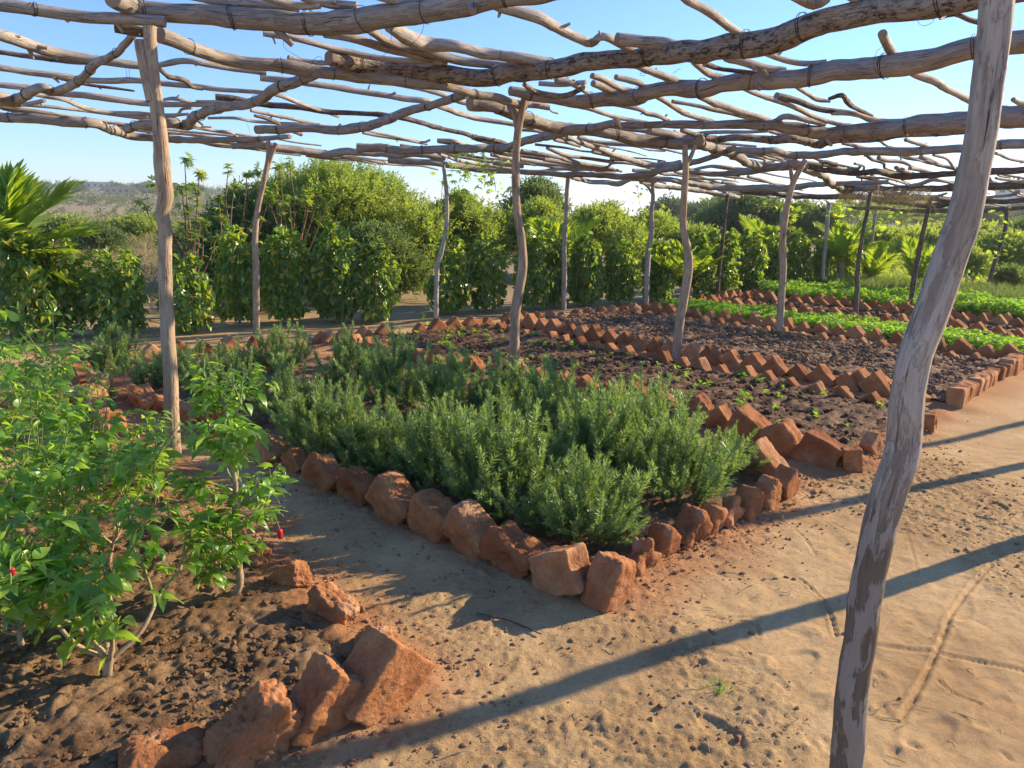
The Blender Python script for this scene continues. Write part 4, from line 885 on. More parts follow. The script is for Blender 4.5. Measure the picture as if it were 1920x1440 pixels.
for k in range(5):
    V, Fc = leaf_geo(1, .40+.045*k, 7, .28-.05*k, .18+.16*k, seed=k*2, wav=.025); PEPL.append(make_mesh('leaf', V, Fc, M_PEP)); PEPG.append((V, Fc))
HEDL = []
for k in range(4):
    V, Fc = leaf_geo(1, .72, 5, .45-.1*k, .25+.12*k, seed=k, wav=.02); HEDL.append(make_mesh('leaf', V, Fc, M_HEDGEO))

# ------------------------------------------------------------------ pepper plants
def fruit_mesh(mat, L, w):
    P = [(0, 0, 0), (0, 0, -.1*L), (0, 0, -.45*L), (0, .02*L, -.8*L), (0, .03*L, -L)]; C = catmull(np.column_stack([P, [w*.35, w*.95, w, w*.7, w*.12]]), L*.08)
    V, Fs, g, c_ = tube(C[:, :3], C[:, 3], 10, .06, L*30); bg_ = Bag(); bg_.add(V, Fs); return bg_.mesh('fruit', mat)
FR_G = fruit_mesh(M_GPEP, .052, .017); FR_R = fruit_mesh(M_RPEP, .05, .012); FR_O = fruit_mesh(M_OPEP, .03, .011); 
FRV, FRF = leaf_low(1, .5)
bag = Bag()
for k in range(5):
    a = k*1.2566; R = np.array([[math.cos(a), -math.sin(a), 0], [math.sin(a), math.cos(a), 0], [0, 0, 1]]); bag.add((FRV*.011)@R.T, FRF)
FLOW = bag.mesh('flower', M_FLOWER)
def pepper_plant(px, py, top, width, label, seed, nleaf=170, ls=.085, *a_, **k_):
    return pepper_plant_(px, py, top, width, label, seed, int(nleaf*1.4), ls*.84, *a_, **k_)
def pepper_plant_(px, py, top, width, label, seed, nleaf=170, ls=.085, lean=(0, 0), fruits=3, red=0, name='pepper_plant', trunk=.009, low=.13, spreadup=.9, at=None, column=False):
    base = G(px, py) if at is None else np.array([at[0], at[1], 0.]); base[2] = .03; h = height_at(top, base) if at is None else at[2]; rs = np.random.RandomState(seed)
    t_ = thing(name, label, 'pepper plant', base, 0, 'sweet pepper plants in the bed at left')
    bag = Bag(); nodes = []
    def grow(p, d, L, r, lv):
        n = 5; P = [p]; dd = d.copy()
        for k in range(n):
            dd = dd + rs.normal(0, .12, 3) + np.array([0, 0, .06]); dd /= np.linalg.norm(dd); P.append(P[-1]+dd*L/n)
            if lv >= 1 or k > 2: nodes.append((P[-1].copy(), dd.copy(), lv))
        C = catmull(np.column_stack([np.array(P), np.linspace(r, r*.72, n+1)]), L/8); V, Fs, g, c_ = tube(C[:, :3], C[:, 3], 7, .08, seed+lv, False); bag.add(V, Fs, lv=float(lv))
        if lv < 4:
            for b_ in range(2 if lv else 3):
                a = rs.uniform(0, 6.28) if lv else b_*2.1+rs.uniform(-.4, .4)
                side = np.array([math.cos(a), math.sin(a), 0]); nd_ = dd*(.9*spreadup)+side*rs.uniform(.45, .85)*width; nd_[2] = max(nd_[2], .12)
                grow(P[-1], nd_/np.linalg.norm(nd_), L*rs.uniform(.62, .85), r*.68, lv+1)
    if column:      # one upright axis with short side branches all the way up
        P = [np.zeros(3)]; dd = np.array([lean[0], lean[1], 1.0]); m_ = 13
        for q_ in range(m_):
            dd = dd+rs.normal(0, .13, 3)*[1, 1, 0]; dd[:2] *= .8; dd = dd/np.linalg.norm(dd); P.append(P[-1]+dd*h/m_)
        C = catmull(np.column_stack([np.array(P), np.linspace(trunk, trunk*.25, m_+1)]), h/40); V, Fs, g, c_ = tube(C[:, :3], C[:, 3], 9, .12, seed, False); bag.add(V, Fs, lv=0.0)
        for q_ in range(1, m_+1):
            nodes.append((P[q_], dd, 2))
            for z_ in range(2 if q_ < 11 else 3):
                a = rs.uniform(0, 6.28); sd_ = np.array([math.cos(a), math.sin(a), rs.uniform(.5, 1.3)]); grow(P[q_], sd_/np.linalg.norm(sd_), h*rs.uniform(.05, .13)*width*2, trunk*.3, 2)
    else:
        L0 = h*low; P0 = np.array([lean[0], lean[1], 1.0])*L0; V, Fs, g, c_ = tube(np.array([[0, 0, -.02], P0*.5+rs.normal(0, .006, 3), P0]), [trunk*1.25, trunk, trunk*.9], 8, .12, seed, False); bag.add(V, Fs, lv=0.0)
        nb = 7; a0 = rs.uniform(0, 6.28)
        for q_ in range(nb):
            a = a0+q_*6.28/nb+rs.normal(0, .3); sd_ = np.array([math.cos(a)*width, math.sin(a)*width, rs.uniform(.35, 1.6)]); grow(P0*(.6+.4*rs.rand()), sd_/np.linalg.norm(sd_), h*rs.uniform(.24, .36), trunk*.62, 1)
    if True:
        zmax = max(n_[0][2] for n_ in nodes); k = (h*.93)/zmax
    for V in bag.V: V[:, 2] *= k
    nodes = [(p_, d_, l_) for p_, d_, l_ in nodes if p_[2]*k > .06]
    M = bag.mesh('stem', None); M.materials.append(M_STEM); M.materials.append(M_WSTEM)
    lvv = np.concatenate(bag.A['lv']); li = np.zeros(len(M.polygons), np.int32); vs = np.zeros(len(M.loops), np.int32); M.loops.foreach_get('vertex_index', vs); ls0 = np.zeros(len(M.polygons), np.int32); M.polygons.foreach_get('loop_start', ls0)
    M.polygons.foreach_set('material_index', (lvv[vs[ls0]] < 1.5).astype(np.int32)); obj('stem', M, t_)
    wts = np.array([max(.6, n_[2])**.6 for n_ in nodes], float); wts /= wts.sum(); pick = rs.choice(len(nodes), nleaf, p=wts)
    rest = Bag()
    for cnt_, i in enumerate(pick):
        p, d, lv = nodes[i]; p = p*np.array([1, 1, k]); a = rs.uniform(0, 6.28); o_ = np.array([math.cos(a), math.sin(a), rs.uniform(-.35, .45)]); out = p.copy(); out[2] = 0; o_ = o_ + out/(np.linalg.norm(out)+.1)*.5
        R = rotmats(o_[None], rs, spin=.35)[0]; q = p + o_*.02+rs.normal(0, .008, 3); sc = ls*rs.uniform(.45, 1.15)
        M4 = Matrix.Translation(q) @ Matrix([list(r_)+[0] for r_ in R]+[[0, 0, 0, 1]]) @ Matrix.Diagonal((sc*rs.uniform(.85, 1.15), sc, sc, 1))
        w_ = rs.randint(5)
        if cnt_ < 300: obj('leaf', PEPL[w_], t_, M4)
        else:
            V0, F0 = PEPG[w_]; rest.add(V0 @ np.array(M4.to_3x3()).T + np.array(M4.translation), F0, tint=rs.rand())
    if rest.n: rf = obj('foliage', rest.mesh('foliage', M_PEPS), t_); rf['kind'] = 'stuff'
    lown = [n_ for n_ in nodes if n_[2] >= 2]
    for k2 in range(fruits+red):
        p = lown[rs.randint(len(lown))][0]*np.array([1, 1, k])
        obj('fruit', FR_G if k2 < fruits else (FR_R if k2 % 2 else FR_O), t_, Matrix.Translation(p+[0, 0, -.01]) @ Matrix.Rotation(rs.normal(0, .2), 4, 'X') @ Matrix.Scale(rs.uniform(.7, 1.1), 4))
    for k2 in range(4):
        p = nodes[rs.randint(len(nodes))][0]*np.array([1, 1, k]); obj('flower', FLOW, t_, Matrix.Translation(p+rs.normal(0, .012, 3)) @ Matrix.Rotation(rs.uniform(0, 3), 4, 'X'))
    return t_
tall = pepper_plant(440, 1132, 662, .55, 'tall slender pepper plant standing apart with a thick pale stem and red fruit', 3, 640, .068, (.15, .02), 3, 1, trunk=.017, column=True)
tw_ = (np.array(onY(524, 990, G(440, 1132)[1]))-np.array(tall.location)); Vt, Ft, gt, ct = tube(catmull([(0.01, 0, .22), tw_*[.5, .5, 0]+[0, 0, .2], tw_*[.85, .9, 0]+[0, 0, tw_[2]+.05], tw_+[0, 0, .0]], .02), .0028, 5, 0, 0); bt_ = Bag(); bt_.add(Vt, Ft); obj('stem', bt_.mesh('stem', M_STEM), tall)
for z_ in range(9):
    f_ = rs.uniform(.45, 1.05); p_ = tw_*[f_, f_, 0]+[0, 0, .2+(tw_[2]-.15)*max(0, f_-.5)+.02]; obj('leaf', PEPL[z_ % 5], tall, Matrix.Translation(p_) @ Matrix.Rotation(rs.uniform(0, 6), 4, 'Z') @ Matrix.Scale(rs.uniform(.03, .05), 4))
obj('fruit', FR_R, tall, Matrix.Translation(np.array(onY(524, 992, G(440, 1132)[1]))-np.array(tall.location)) @ Matrix.Scale(.9, 4))
pepper_plant(200, 1290, 975, .85, 'bushy pepper plant at the lower left with bent woody base and hanging green fruit', 12, 460, .076, (.25, .1), 7, 1, trunk=.014)
pepper_plant(45, 1235, 880, .8, 'pepper plant at the left edge leaning over the dark soil', 21, 330, .080, (-.1, .1), 3, 0)
pepper_plant(205, 1070, 760, .68, 'pepper plant with bright leafy tips in front of the left pergola post', 33, 360, .070, (.3, 0), 2, 0)
pepper_plant(100, 1100, 765, .85, 'dense pepper plant behind the lower left bush, full of glossy leaves', 44, 370, .078, (0, 0), 2, 0)
pepper_plant(0, 1050, 640, .85, 'broad pepper plant at the left edge below the vine leaves', 55, 370, .08, (0, 0), 1, 0)
pepper_plant(130, 985, 700, .75, 'pepper plant with pale flowers beside the shaded path at left', 66, 340, .074, (.1, 0), 1, 0)
pepper_plant(40, 950, 590, .75, 'tall pepper plant in the second row of the left bed', 77, 370, .078, (0, 0), 1, 0)
pepper_plant(-20, 1180, 1010, .8, 'low pepper plant cut by the left edge, above bare soil', 88, 90, .09, (0, 0), 1, 0)
pepper_plant(-10, 880, 545, .8, 'highest pepper plant at the far left, reaching the coconut palm', 99, 370, .08, (0, 0), 0, 0)
pepper_plant(105, 870, 640, .7, 'small pepper plant near the orange bricks at the end of the left bed', 111, 240, .07, (.1, 0), 0, 0)

# ------------------------------------------------------------------ rosemary
def sprig_mesh(L, seed, side=4, nl=.029):
    rs = np.random.RandomState(seed); bag = Bag(); pos = []; dirs = []; tint = []
    def run(p, d, L, r, step):
        n = max(4, int(L/.03)); P = [p]; dd = d.copy()
        for k in range(n): dd = dd+rs.normal(0, .05, 3)+np.array([0, 0, .04]); dd /= np.linalg.norm(dd); P.append(P[-1]+dd*L/n)
        P = np.array(P); V, Fs, g, c_ = tube(P, np.linspace(r, r*.4, n+1), 4, 0, 0, False); st.add(V, Fs)
        m_ = int(L/step); tt = np.linspace(.12 if L > .15 else 0, 1, m_); ii = tt*n; i0 = np.minimum(ii.astype(int), n-1); pp = P[i0]+(P[i0+1]-P[i0])*(ii-i0)[:, None]; td = P[i0+1]-P[i0]; td /= np.linalg.norm(td, axis=1)[:, None]
        for q, t0, f in zip(pp, td, tt):
            a0 = rs.uniform(0, 6.28)
            for w in range(5):
                a = a0+w*1.2566+rs.normal(0, .2); s = np.array([math.cos(a), math.sin(a), 0]); s -= t0*np.dot(s, t0); s /= np.linalg.norm(s); el = rs.uniform(.45, 1.2)+.8*(f > .93)
                pos.append(q); dirs.append(s+t0*el); tint.append(np.clip(.25+.6*f+rs.normal(0, .18), 0, 1))  # needle colour: painted-in shade towards the base, sunlit brightness towards the tips
        return P
    st = Bag(); P = run(np.zeros(3), np.array([rs.normal(0, .15), rs.normal(0, .15), 1.0]), L, .0028, .0078)
    for k in range(side):
        i = rs.randint(2, max(3, int(len(P)*.75))); a = rs.uniform(0, 6.28); d = np.array([math.cos(a)*.6, math.sin(a)*.6, .8]); run(P[i], d/np.linalg.norm(d), L*rs.uniform(.25, .45), .0016, .0085)
    pos = np.array(pos); dirs = np.array(dirs); R = rotmats(dirs, rs, spin=.8); V0 = np.array([(-.05, 0, 0), (.05, 0, 0), (.065, .55, .03), (0, 1, .1), (-.065, .55, .03)]); F0 = [np.array([(0, 1, 2, 4)]), np.array([(4, 2, 3)])]
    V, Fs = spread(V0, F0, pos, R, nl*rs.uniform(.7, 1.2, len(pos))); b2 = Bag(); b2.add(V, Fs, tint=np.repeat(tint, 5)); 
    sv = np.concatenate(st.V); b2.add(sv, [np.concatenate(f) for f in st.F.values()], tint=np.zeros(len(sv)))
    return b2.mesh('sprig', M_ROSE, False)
SPR = [sprig_mesh(.36, s, 3) for s in range(6)]+[sprig_mesh(.24, 10+s, 2) for s in range(3)]
def rosemary(px, py, top, rad, n, label, seed, tilt=.5, at=None):
    base = G(px, py) if at is None else np.array([at[0], at[1], 0.]); base[2] = .03; rs = np.random.RandomState(seed); h = height_at(top, base)
    t_ = thing('rosemary_bush', label, 'rosemary', base, 0, 'rosemary bushes in the centre bed')
    for k in range(n):
        f = math.sqrt((k+.5)/n); a = k*2.39996+rs.normal(0, .2); rr_ = rad*f; tl = tilt*f*f*rs.uniform(.4, 1.3)
        hh = h*(1-.45*f*f)*rs.choice([rs.uniform(.5, .8), rs.uniform(.85, 1.15)]); i = rs.randint(6) if rs.rand() > .25 else 6+rs.randint(3); L = .36 if i < 6 else .24
        p0 = Vector((math.cos(a)*rr_*.75, math.sin(a)*rr_*.75, max(0, hh*math.cos(tl)-L*1.1)*rs.uniform(.3, 1.0))); s = min(1.35, max(.6, (hh-p0.z)/(L*math.cos(tl)+.02))) 
        M4 = Matrix.Translation(p0) @ Matrix.Rotation(a, 4, 'Z') @ Matrix.Rotation(tl, 4, 'Y') @ Matrix.Rotation(rs.uniform(0, 6), 4, 'Z') @ Matrix.Scale(s, 4)
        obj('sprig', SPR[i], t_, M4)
    # low side shoots that hide the bare base
    for k in range(n//3):
        a = rs.uniform(0, 6.28); p0 = Vector((math.cos(a)*rad*rs.uniform(.1, .5), math.sin(a)*rad*rs.uniform(.1, .5), .02)); obj('sprig', SPR[rs.randint(9)], t_, Matrix.Translation(p0) @ Matrix.Rotation(a, 4, 'Z') @ Matrix.Rotation(rs.uniform(.7, 1.2), 4, 'Y') @ Matrix.Rotation(rs.uniform(0, 6), 4, 'Z') @ Matrix.Scale(rs.uniform(.6, .9), 4))
    return t_
rosemary(1100, 1015, 850, .26, 54, 'low front rosemary bush in the near corner of the brick edging', 1, .8)
rosemary(955, 968, 740, .30, 66, 'dense rosemary bush behind the large tilted front brick', 2)
rosemary(1130, 915, 700, .32, 78, 'tallest and fullest rosemary bush in the middle of the near bed', 3)
rosemary(1262, 935, 760, .26, 50, 'rosemary bush at the right end of its bed, spreading over the path edge', 4, .8)
rosemary(1050, 840, 672, .28, 56, 'rosemary bush with upright spikes in front of the wet soil', 5, .4)
rosemary(838, 918, 735, .32, 60, 'rosemary bush left of the densest clump, below the middle post', 6)
rosemary(1205, 865, 700, .26, 50, 'rosemary bush at the back right, its tips against the dark bed', 7, .35)
rosemary(728, 890, 750, .28, 54, 'short greyish rosemary bush above the worn front bricks', 8, .7)
rosemary(620, 858, 705, .30, 58, 'rosemary bush beside the tall pepper plant', 9, .6)
rosemary(955, 800, 655, .28, 46, 'rosemary bush at the foot of the middle pergola post', 10)
rosemary(850, 790, 640, .28, 46, 'rosemary bush with drooping arms in the middle of the bed', 11, .8)
rosemary(740, 765, 618, .26, 42, 'rosemary bush with one long spike near the dug soil', 12, .6)
rosemary(655, 740, 620, .26, 38, 'rosemary bush in the back row near the square orange brick', 13, .6)
rosemary(535, 790, 672, .30, 46, 'dark rosemary bush behind the tall pepper plant', 14, .6)
rosemary(425, 752, 640, .32, 44, 'rosemary bush right of the left pergola post', 15, .6)
rosemary(350, 728, 640, .28, 36, 'rosemary bush hidden partly by the left pergola post', 16, .6)
rosemary(530, 695, 598, .28, 32, 'rosemary bush at the back of the bed with two thin spires', 17, .5)
rosemary(212, 705, 590, .22, 34, 'upright rosemary bush at the far left end of the bed', 18, .35)
rosemary(275, 730, 668, .30, 32, 'low spreading rosemary bush at the left end of the bed', 19, 1.0)
rosemary(455, 698, 645, .26, 28, 'small rosemary bush in the back row by the second post', 20, .7)
rosemary(1345, 885, 800, .18, 28, 'small rosemary bush by the dark tilted brick at the bed corner', 21, 1.0)

# ------------------------------------------------------------------ hedge of leafy shrubs along the path
HV, HF = leaf_low(1, .78, .30, .35)
def hedge_shrub(px, py, w, top, label, seed, singles=0, dens=1.0, name='hedge_shrub'):
    base = G(px, py); base[2] = gz(base[0], base[1]); h = height_at(top, base)-base[2]; rad = w*.355/F*depth(base); rs = np.random.RandomState(seed)
    t_ = thing(name, label, 'shrub', base, 0, 'leafy shrubs of the hedge along the far path')
    b_ = Bag()
    for k in range(4):
        a = rs.uniform(0, 6.28); P = [(0, 0, 0), (math.cos(a)*rad*.15, math.sin(a)*rad*.15, h*.4), (math.cos(a)*rad*.3, math.sin(a)*rad*.3, h*.85)]; C = catmull(P, .15); V, Fs, g, c_ = tube(C, np.linspace(.018, .008, len(C)), 6, .1, k, False); b_.add(V, Fs)
    obj('stem', b_.mesh('stem', M_WSTEM), t_)
    def sample(n):
        z = rs.uniform(.06, 1, n)**.85; prof = np.sqrt(np.clip(1-((z-.48)/.56)**2, .05, 1)); a = rs.uniform(0, 6.28, n); q = np.stack([np.cos(a)*2, np.sin(a)*2, z*h*2.6], -1)+seed
        r_ = rad*prof*(1+.5*fbm(q, 2))*np.where(rs.rand(n) < .75, rs.uniform(.8, 1.05, n), rs.uniform(.25, .8, n)); zz = z*h*(1+.0*a)
        pos = np.stack([np.cos(a)*r_, np.sin(a)*r_, zz], -1); out = np.stack([np.cos(a), np.sin(a), np.full(n, -1.1)+1.6*(z > .86)], -1)+rs.normal(0, .45, (n, 3)); return pos, out
    n = int(1150*dens*min(1.6, rad*h/.35)); pos, out = sample(n); sc = rs.uniform(.06, .115, n); R = rotmats(out, rs, spin=.8); pos[:, 2] *= 1+.10*np.sin(np.arctan2(pos[:, 1], pos[:, 0])*2+seed)*(pos[:, 2] > h*.6)
    V, Fs = spread(HV, HF, pos, R, sc); f = obj('foliage', Bag_mesh('foliage', V, Fs, M_HEDGE, np.repeat(rs.rand(n), len(HV))), t_); f['kind'] = 'stuff'
    if singles:
        pos, out = sample(singles*3); keep = np.argsort(-(np.hypot(pos[:, 0], pos[:, 1])/rad + pos[:, 2]/h*.3 - pos[:, 1]*.6))[:singles]; R = rotmats(out[keep], rs, spin=.6)
        for p_, r_ in zip(pos[keep]*np.array([1.05, 1.05, 1.02]), R):
            s = rs.uniform(.075, .125); M4 = Matrix.Translation(p_) @ Matrix([list(x)+[0] for x in r_]+[[0, 0, 0, 1]]) @ Matrix.Scale(s, 4); obj('leaf', HEDL[rs.randint(4)], t_, M4)
    return t_
def Bag_mesh(name, V, Fs, mat, tint, smooth=False): return make_mesh(name, V, Fs, mat, smooth, {'tint': tint})
for i, (px, py, w, top, sing, lab) in enumerate([
    (60, 640, 130, 448, 90, 'broad leafy shrub behind the pepper plants at the left edge'),
    (128, 632, 90, 462, 80, 'dark leafy shrub right of the coconut palm stem'),
    (228, 628, 120, 482, 90, 'rounded leafy shrub alone between the palm and the left pergola post'),
    (358, 625, 88, 492, 80, 'narrow leafy shrub just right of the left pergola post'),
    (450, 612, 76, 438, 80, 'tall leafy shrub left of the second pergola post'),
    (540, 606, 108, 442, 90, 'leafy shrub between the second post and the gap of shade'),
    (632, 604, 96, 438, 90, 'leafy shrub with a yellow blade at its top, in front of the big round bush'),
    (708, 602, 78, 470, 80, 'leafy shrub with yellowing leaves before the bare gap'),
    (845, 588, 84, 458, 60, 'leafy shrub behind the vine covered post'),
    (912, 584, 76, 455, 60, 'dark leafy shrub left of the middle post'),
    (1000, 580, 84, 440, 50, 'leafy shrub just right of the middle post'),
    (1040, 577, 60, 452, 0, 'leafy shrub left of the straight thin post'),
    (1095, 574, 76, 448, 0, 'leafy shrub with a sunlit crest right of the straight thin post'),
    (1160, 571, 76, 456, 0, 'leafy shrub left of the post with hanging vine'),
    (1232, 566, 70, 462, 0, 'leafy shrub between the vine post and the crooked post'),
    (1300, 560, 70, 448, 0, 'leafy shrub right of the crooked post'),
    (1348, 556, 66, 442, 0, 'leafy shrub behind the leaning dark post'),
    (1400, 551, 66, 440, 0, 'leafy shrub left of the fan of yellow palm leaves'),
    (1446, 547, 56, 450, 0, 'leafy shrub behind the forked post'),
    (1492, 543, 60, 446, 0, 'leafy shrub with many yellow leaves right of the forked post'),
    (1536, 540, 54, 452, 0, 'leafy shrub behind the pale thin post'),
    (1578, 537, 54, 456, 0, 'leafy shrub below the second palm fan'),
    (1612, 534, 44, 470, 0, 'last leafy shrub at the right end of the hedge')]):
    hedge_shrub(px, py, w, top, lab, 200+i, sing, 1.0 if i < 11 else 1.25)

# ------------------------------------------------------------------ bushes and trees beyond
def twig(kind, seed):
    rs = np.random.RandomState(seed); b_ = Bag(); n = 9 if kind == 'feather' else 7
    V0, F0 = leaf_low(1, .34 if kind == 'feather' else .55)
    V0, F0 = np.array([(0, 0, 0), (-.17, .5, .04), (.17, .5, .04), (0, 1, -.1)]), [np.array([(0, 2, 3, 1)])]
    for k in range(n):
        f = (k+1)/n; p = np.array([rs.normal(0, .06), f*.9, .12*math.sin(f*3)]); a = (1 if k % 2 else -1)*rs.uniform(.5, 1.0); d = np.array([[math.sin(a), math.cos(a), rs.normal(0, .4)]])
        V, Fs = spread(V0, F0, p[None], rotmats(d, rs, spin=.5), np.array([rs.uniform(.30, .46)])); b_.add(V, Fs)
    return np.concatenate(b_.V), [np.concatenate(f) for f in b_.F.values()]
TW = [twig('feather', s) for s in range(3)]
def bush(px, dist, wpx, top, label, seed, mat=None, n=2600, tw=.26, name='bush', cat='bush', group=None, base_z=0.0, trunk=False, depthf=.8, lobes=9, up=.6):
    P = at_dist(px, dist); P[2] = gz(P[0], P[1])-.05; h = height_at(top+(9 if dist < 60 else 0), P)-P[2]; rad = wpx/2/F*depth(P); rs = np.random.RandomState(seed)
    t_ = thing(name, label, cat, P, math.atan2(-P[0], P[1])*-1*0, group)
    ax = np.array([P[1], -P[0], 0])/dist; ay = np.array([P[0], P[1], 0])/dist
    cen = []; 
    for k in range(lobes):
        u_ = rs.uniform(-.62, .62) if k else 0; r0 = rs.uniform(.34, .5); zc = (1-1.5*abs(u_)**2)*rs.uniform(.48, .66)*h if k else h*.60
        cen.append((ax*u_*rad+ay*rs.uniform(-.5, .5)*rad*depthf+np.array([0, 0, zc]), np.array([r0*rad*.9, r0*rad*.9, min(h*.40, max(h*.26, (h-zc)*(1-.8*abs(u_)**2)))])))
    V_, F_, T_ = [], [], []; bag = Bag()
    for j, (c0, r0) in enumerate(cen):
        m_ = int(n/lobes); d = rs.normal(0, 1, (m_, 3)); d /= np.linalg.norm(d, axis=1)[:, None]; d[:, 2] = np.where(d[:, 2] < -.35, -d[:, 2], d[:, 2])
        rr_ = rs.uniform(.55, 1.04, m_)**.6*(1+.30*fbm(d*2.3+seed+j, 2)); pos = c0+d*r0*rr_[:, None]; pos[:, 2] = np.clip(pos[:, 2], .05, h*1.02)
        out = d+np.array([0, 0, up])+rs.normal(0, .45, (m_, 3)); R = rotmats(out, rs, spin=.9); ti = np.clip(.5+.35*fbm(pos*1.4+seed, 2)+rs.normal(0, .16, m_), 0, 1)
        for w in range(3):
            s = np.arange(w, m_, 3); V0, F0 = TW[w]; V, Fs = spread(V0, F0, pos[s], R[s], tw*rs.uniform(.6, 1.25, len(s))); bag.add(V, Fs, tint=np.repeat(ti[s], len(V0)))
    f = obj('crown', bag.mesh('crown', mat or M_BUSH, False), t_)
    b_ = Bag()
    for c0, r0 in cen[:6]:
        C = catmull([np.zeros(3)+rs.normal(0, .03, 3)*[1, 1, 0], c0*np.array([.35, .35, .45]), c0], .3); V, Fs, g, c_ = tube(C, np.linspace(.05, .015, len(C))*max(1, h/3), 6, .1, 1, False); b_.add(V, Fs)
    obj('trunk', b_.mesh('trunk', M_TRUNK), t_); return t_
B = bush
B(645, 15.5, 450, 303, 'large round feathery green bush, the tallest behind the hedge', 1, n=15000, tw=.20, lobes=15, depthf=.45)
B(860, 16.2, 170, 366, 'right shoulder of the feathery thicket, a big bright bush behind the vine covered post', 2, n=4200, tw=.22)
B(480, 14.8, 240, 362, 'dark green bush left of the large round one, behind the castor plants', 3, M_BUSHD, 3600, .26)
B(690, 13.2, 200, 430, 'low shaded bush filling the gap in the hedge', 4, M_BUSHD, 2400, .24)
B(870, 17, 230, 374, 'yellow green feathery bush left of the middle post', 5, M_BUSHY, 3000, .26)
B(1000, 24, 150, 338, 'grey green tree rising behind the middle post', 6, M_BUSHD, 1800, .36, name='tree', cat='tree')
B(1010, 17.5, 190, 384, 'light green feathery bush right of the middle post', 7, M_BUSHY, 2600, .26)
B(1120, 19, 230, 388, 'wide feathery bush behind the straight thin post', 8, M_BUSH, 3200, .28)
B(1215, 21, 170, 402, 'feathery bush behind the post with hanging vine', 9, M_BUSH, 2200, .28)
B(1300, 20, 130, 425, 'small yellow green bush right of the crooked post', 10, M_BUSHY, 1500, .26)
B(1400, 34, 200, 372, 'large grey green tree between the far posts', 11, M_BUSHD, 3000, .5, name='tree', cat='tree')
B(1495, 33, 190, 388, 'dark round tree behind the forked post', 12, M_BUSHD, 2600, .5, name='tree', cat='tree')
B(1655, 30, 150, 432, 'bright green bush beyond the end of the hedge', 13, M_BUSH, 1800, .4)
B(1730, 26, 110, 440, 'yellowish bush beyond the end of the hedge, left of the great post', 14, M_BUSHY, 1500, .34)
B(1600, 46, 170, 428, 'distant green bush seen between the thin posts', 15, M_BUSH, 1500, .5)
B(1800, 40, 260, 425, 'green thicket behind the great post', 16, M_BUSH, 2600, .5)
B(1900, 24, 150, 440, 'yellow flowering bush right of the great post', 17, M_BUSHY, 1900, .3)
B(1960, 30, 180, 415, 'dull green bush at the right edge', 18, M_BUSHD, 1700, .4)
B(1830, 22, 90, 470, 'small leafy bush between the great post and the rightmost post', 19, M_BUSHY, 900, .24)
B(1915, 19, 70, 503, 'low dark clipped bush at the right edge', 20, M_BUSHD, 800, .2)
B(185, 26, 110, 424, 'low dark scrub bush in the dry field', 21, M_BUSHD, 700, .3)
B(255, 38, 120, 412, 'olive scrub bush in the dry field at left', 22, M_BUSHY, 900, .45)
B(130, 34, 100, 415, 'olive scrub bush behind the palm fronds', 23, M_BUSHY, 800, .45)
B(345, 20, 80, 440, 'scrub bush behind the left pergola post', 24, M_BUSHD, 1100, .28)
B(410, 17, 130, 412, 'leafy dark bush between the castor plants and the round bush', 25, M_BUSHD, 1700, .26)
# far tree line
ft = random.Random(31)
labs = {}
for i in range(48):
    px = ft.uniform(1240, 2060) if i < 22 else ft.uniform(-100, 420); d = ft.uniform(75, 170) if i < 22 else ft.uniform(300, 520)
    tp = (ft.uniform(384, 402)) if i < 22 else ft.uniform(346, 368)
    B(px, d, ft.uniform(60, 120) if i < 22 else ft.uniform(22, 50), tp, 'hazy tree in the distant tree line on the right' if i < 22 else 'small distant tree on the hillside at the left', 300+i, M_FAR, 420, 1.3 if i < 22 else 1.8, name='distant_tree', cat='tree', group='distant trees on the right' if i < 22 else 'distant trees on the hillside', lobes=5)

rs = np.random.RandomState(44); n = 11000; a = np.arctan2(rs.uniform(-150, 470, n)-960, F); r = 120*(560/120)**rs.rand(n); xx, yy = np.sin(a)*r, np.cos(a)*r; kk = n2(xx, yy, .012, 3, 2.0) > rs.uniform(-.7, .5, n); xx, yy, r = xx[kk], yy[kk], r[kk]
pos = np.column_stack([xx, yy, ground_z(xx, yy)+.5]); out = rs.normal(0, .7, (len(xx), 3))+[0, 0, .6]; V, Fs = spread(TW[0][0], TW[0][1], pos, rotmats(out, rs), rs.uniform(1.2, 3.2, len(xx))*(.3+r/600)); tag(obj('hillside_scrub', Bag_mesh('hillside_scrub', V, Fs, M_FAR, np.repeat(rs.rand(len(xx)), len(TW[0][0])))), 'olive scrub and low trees scattered over the far hillside', 'scrub', kind='stuff')
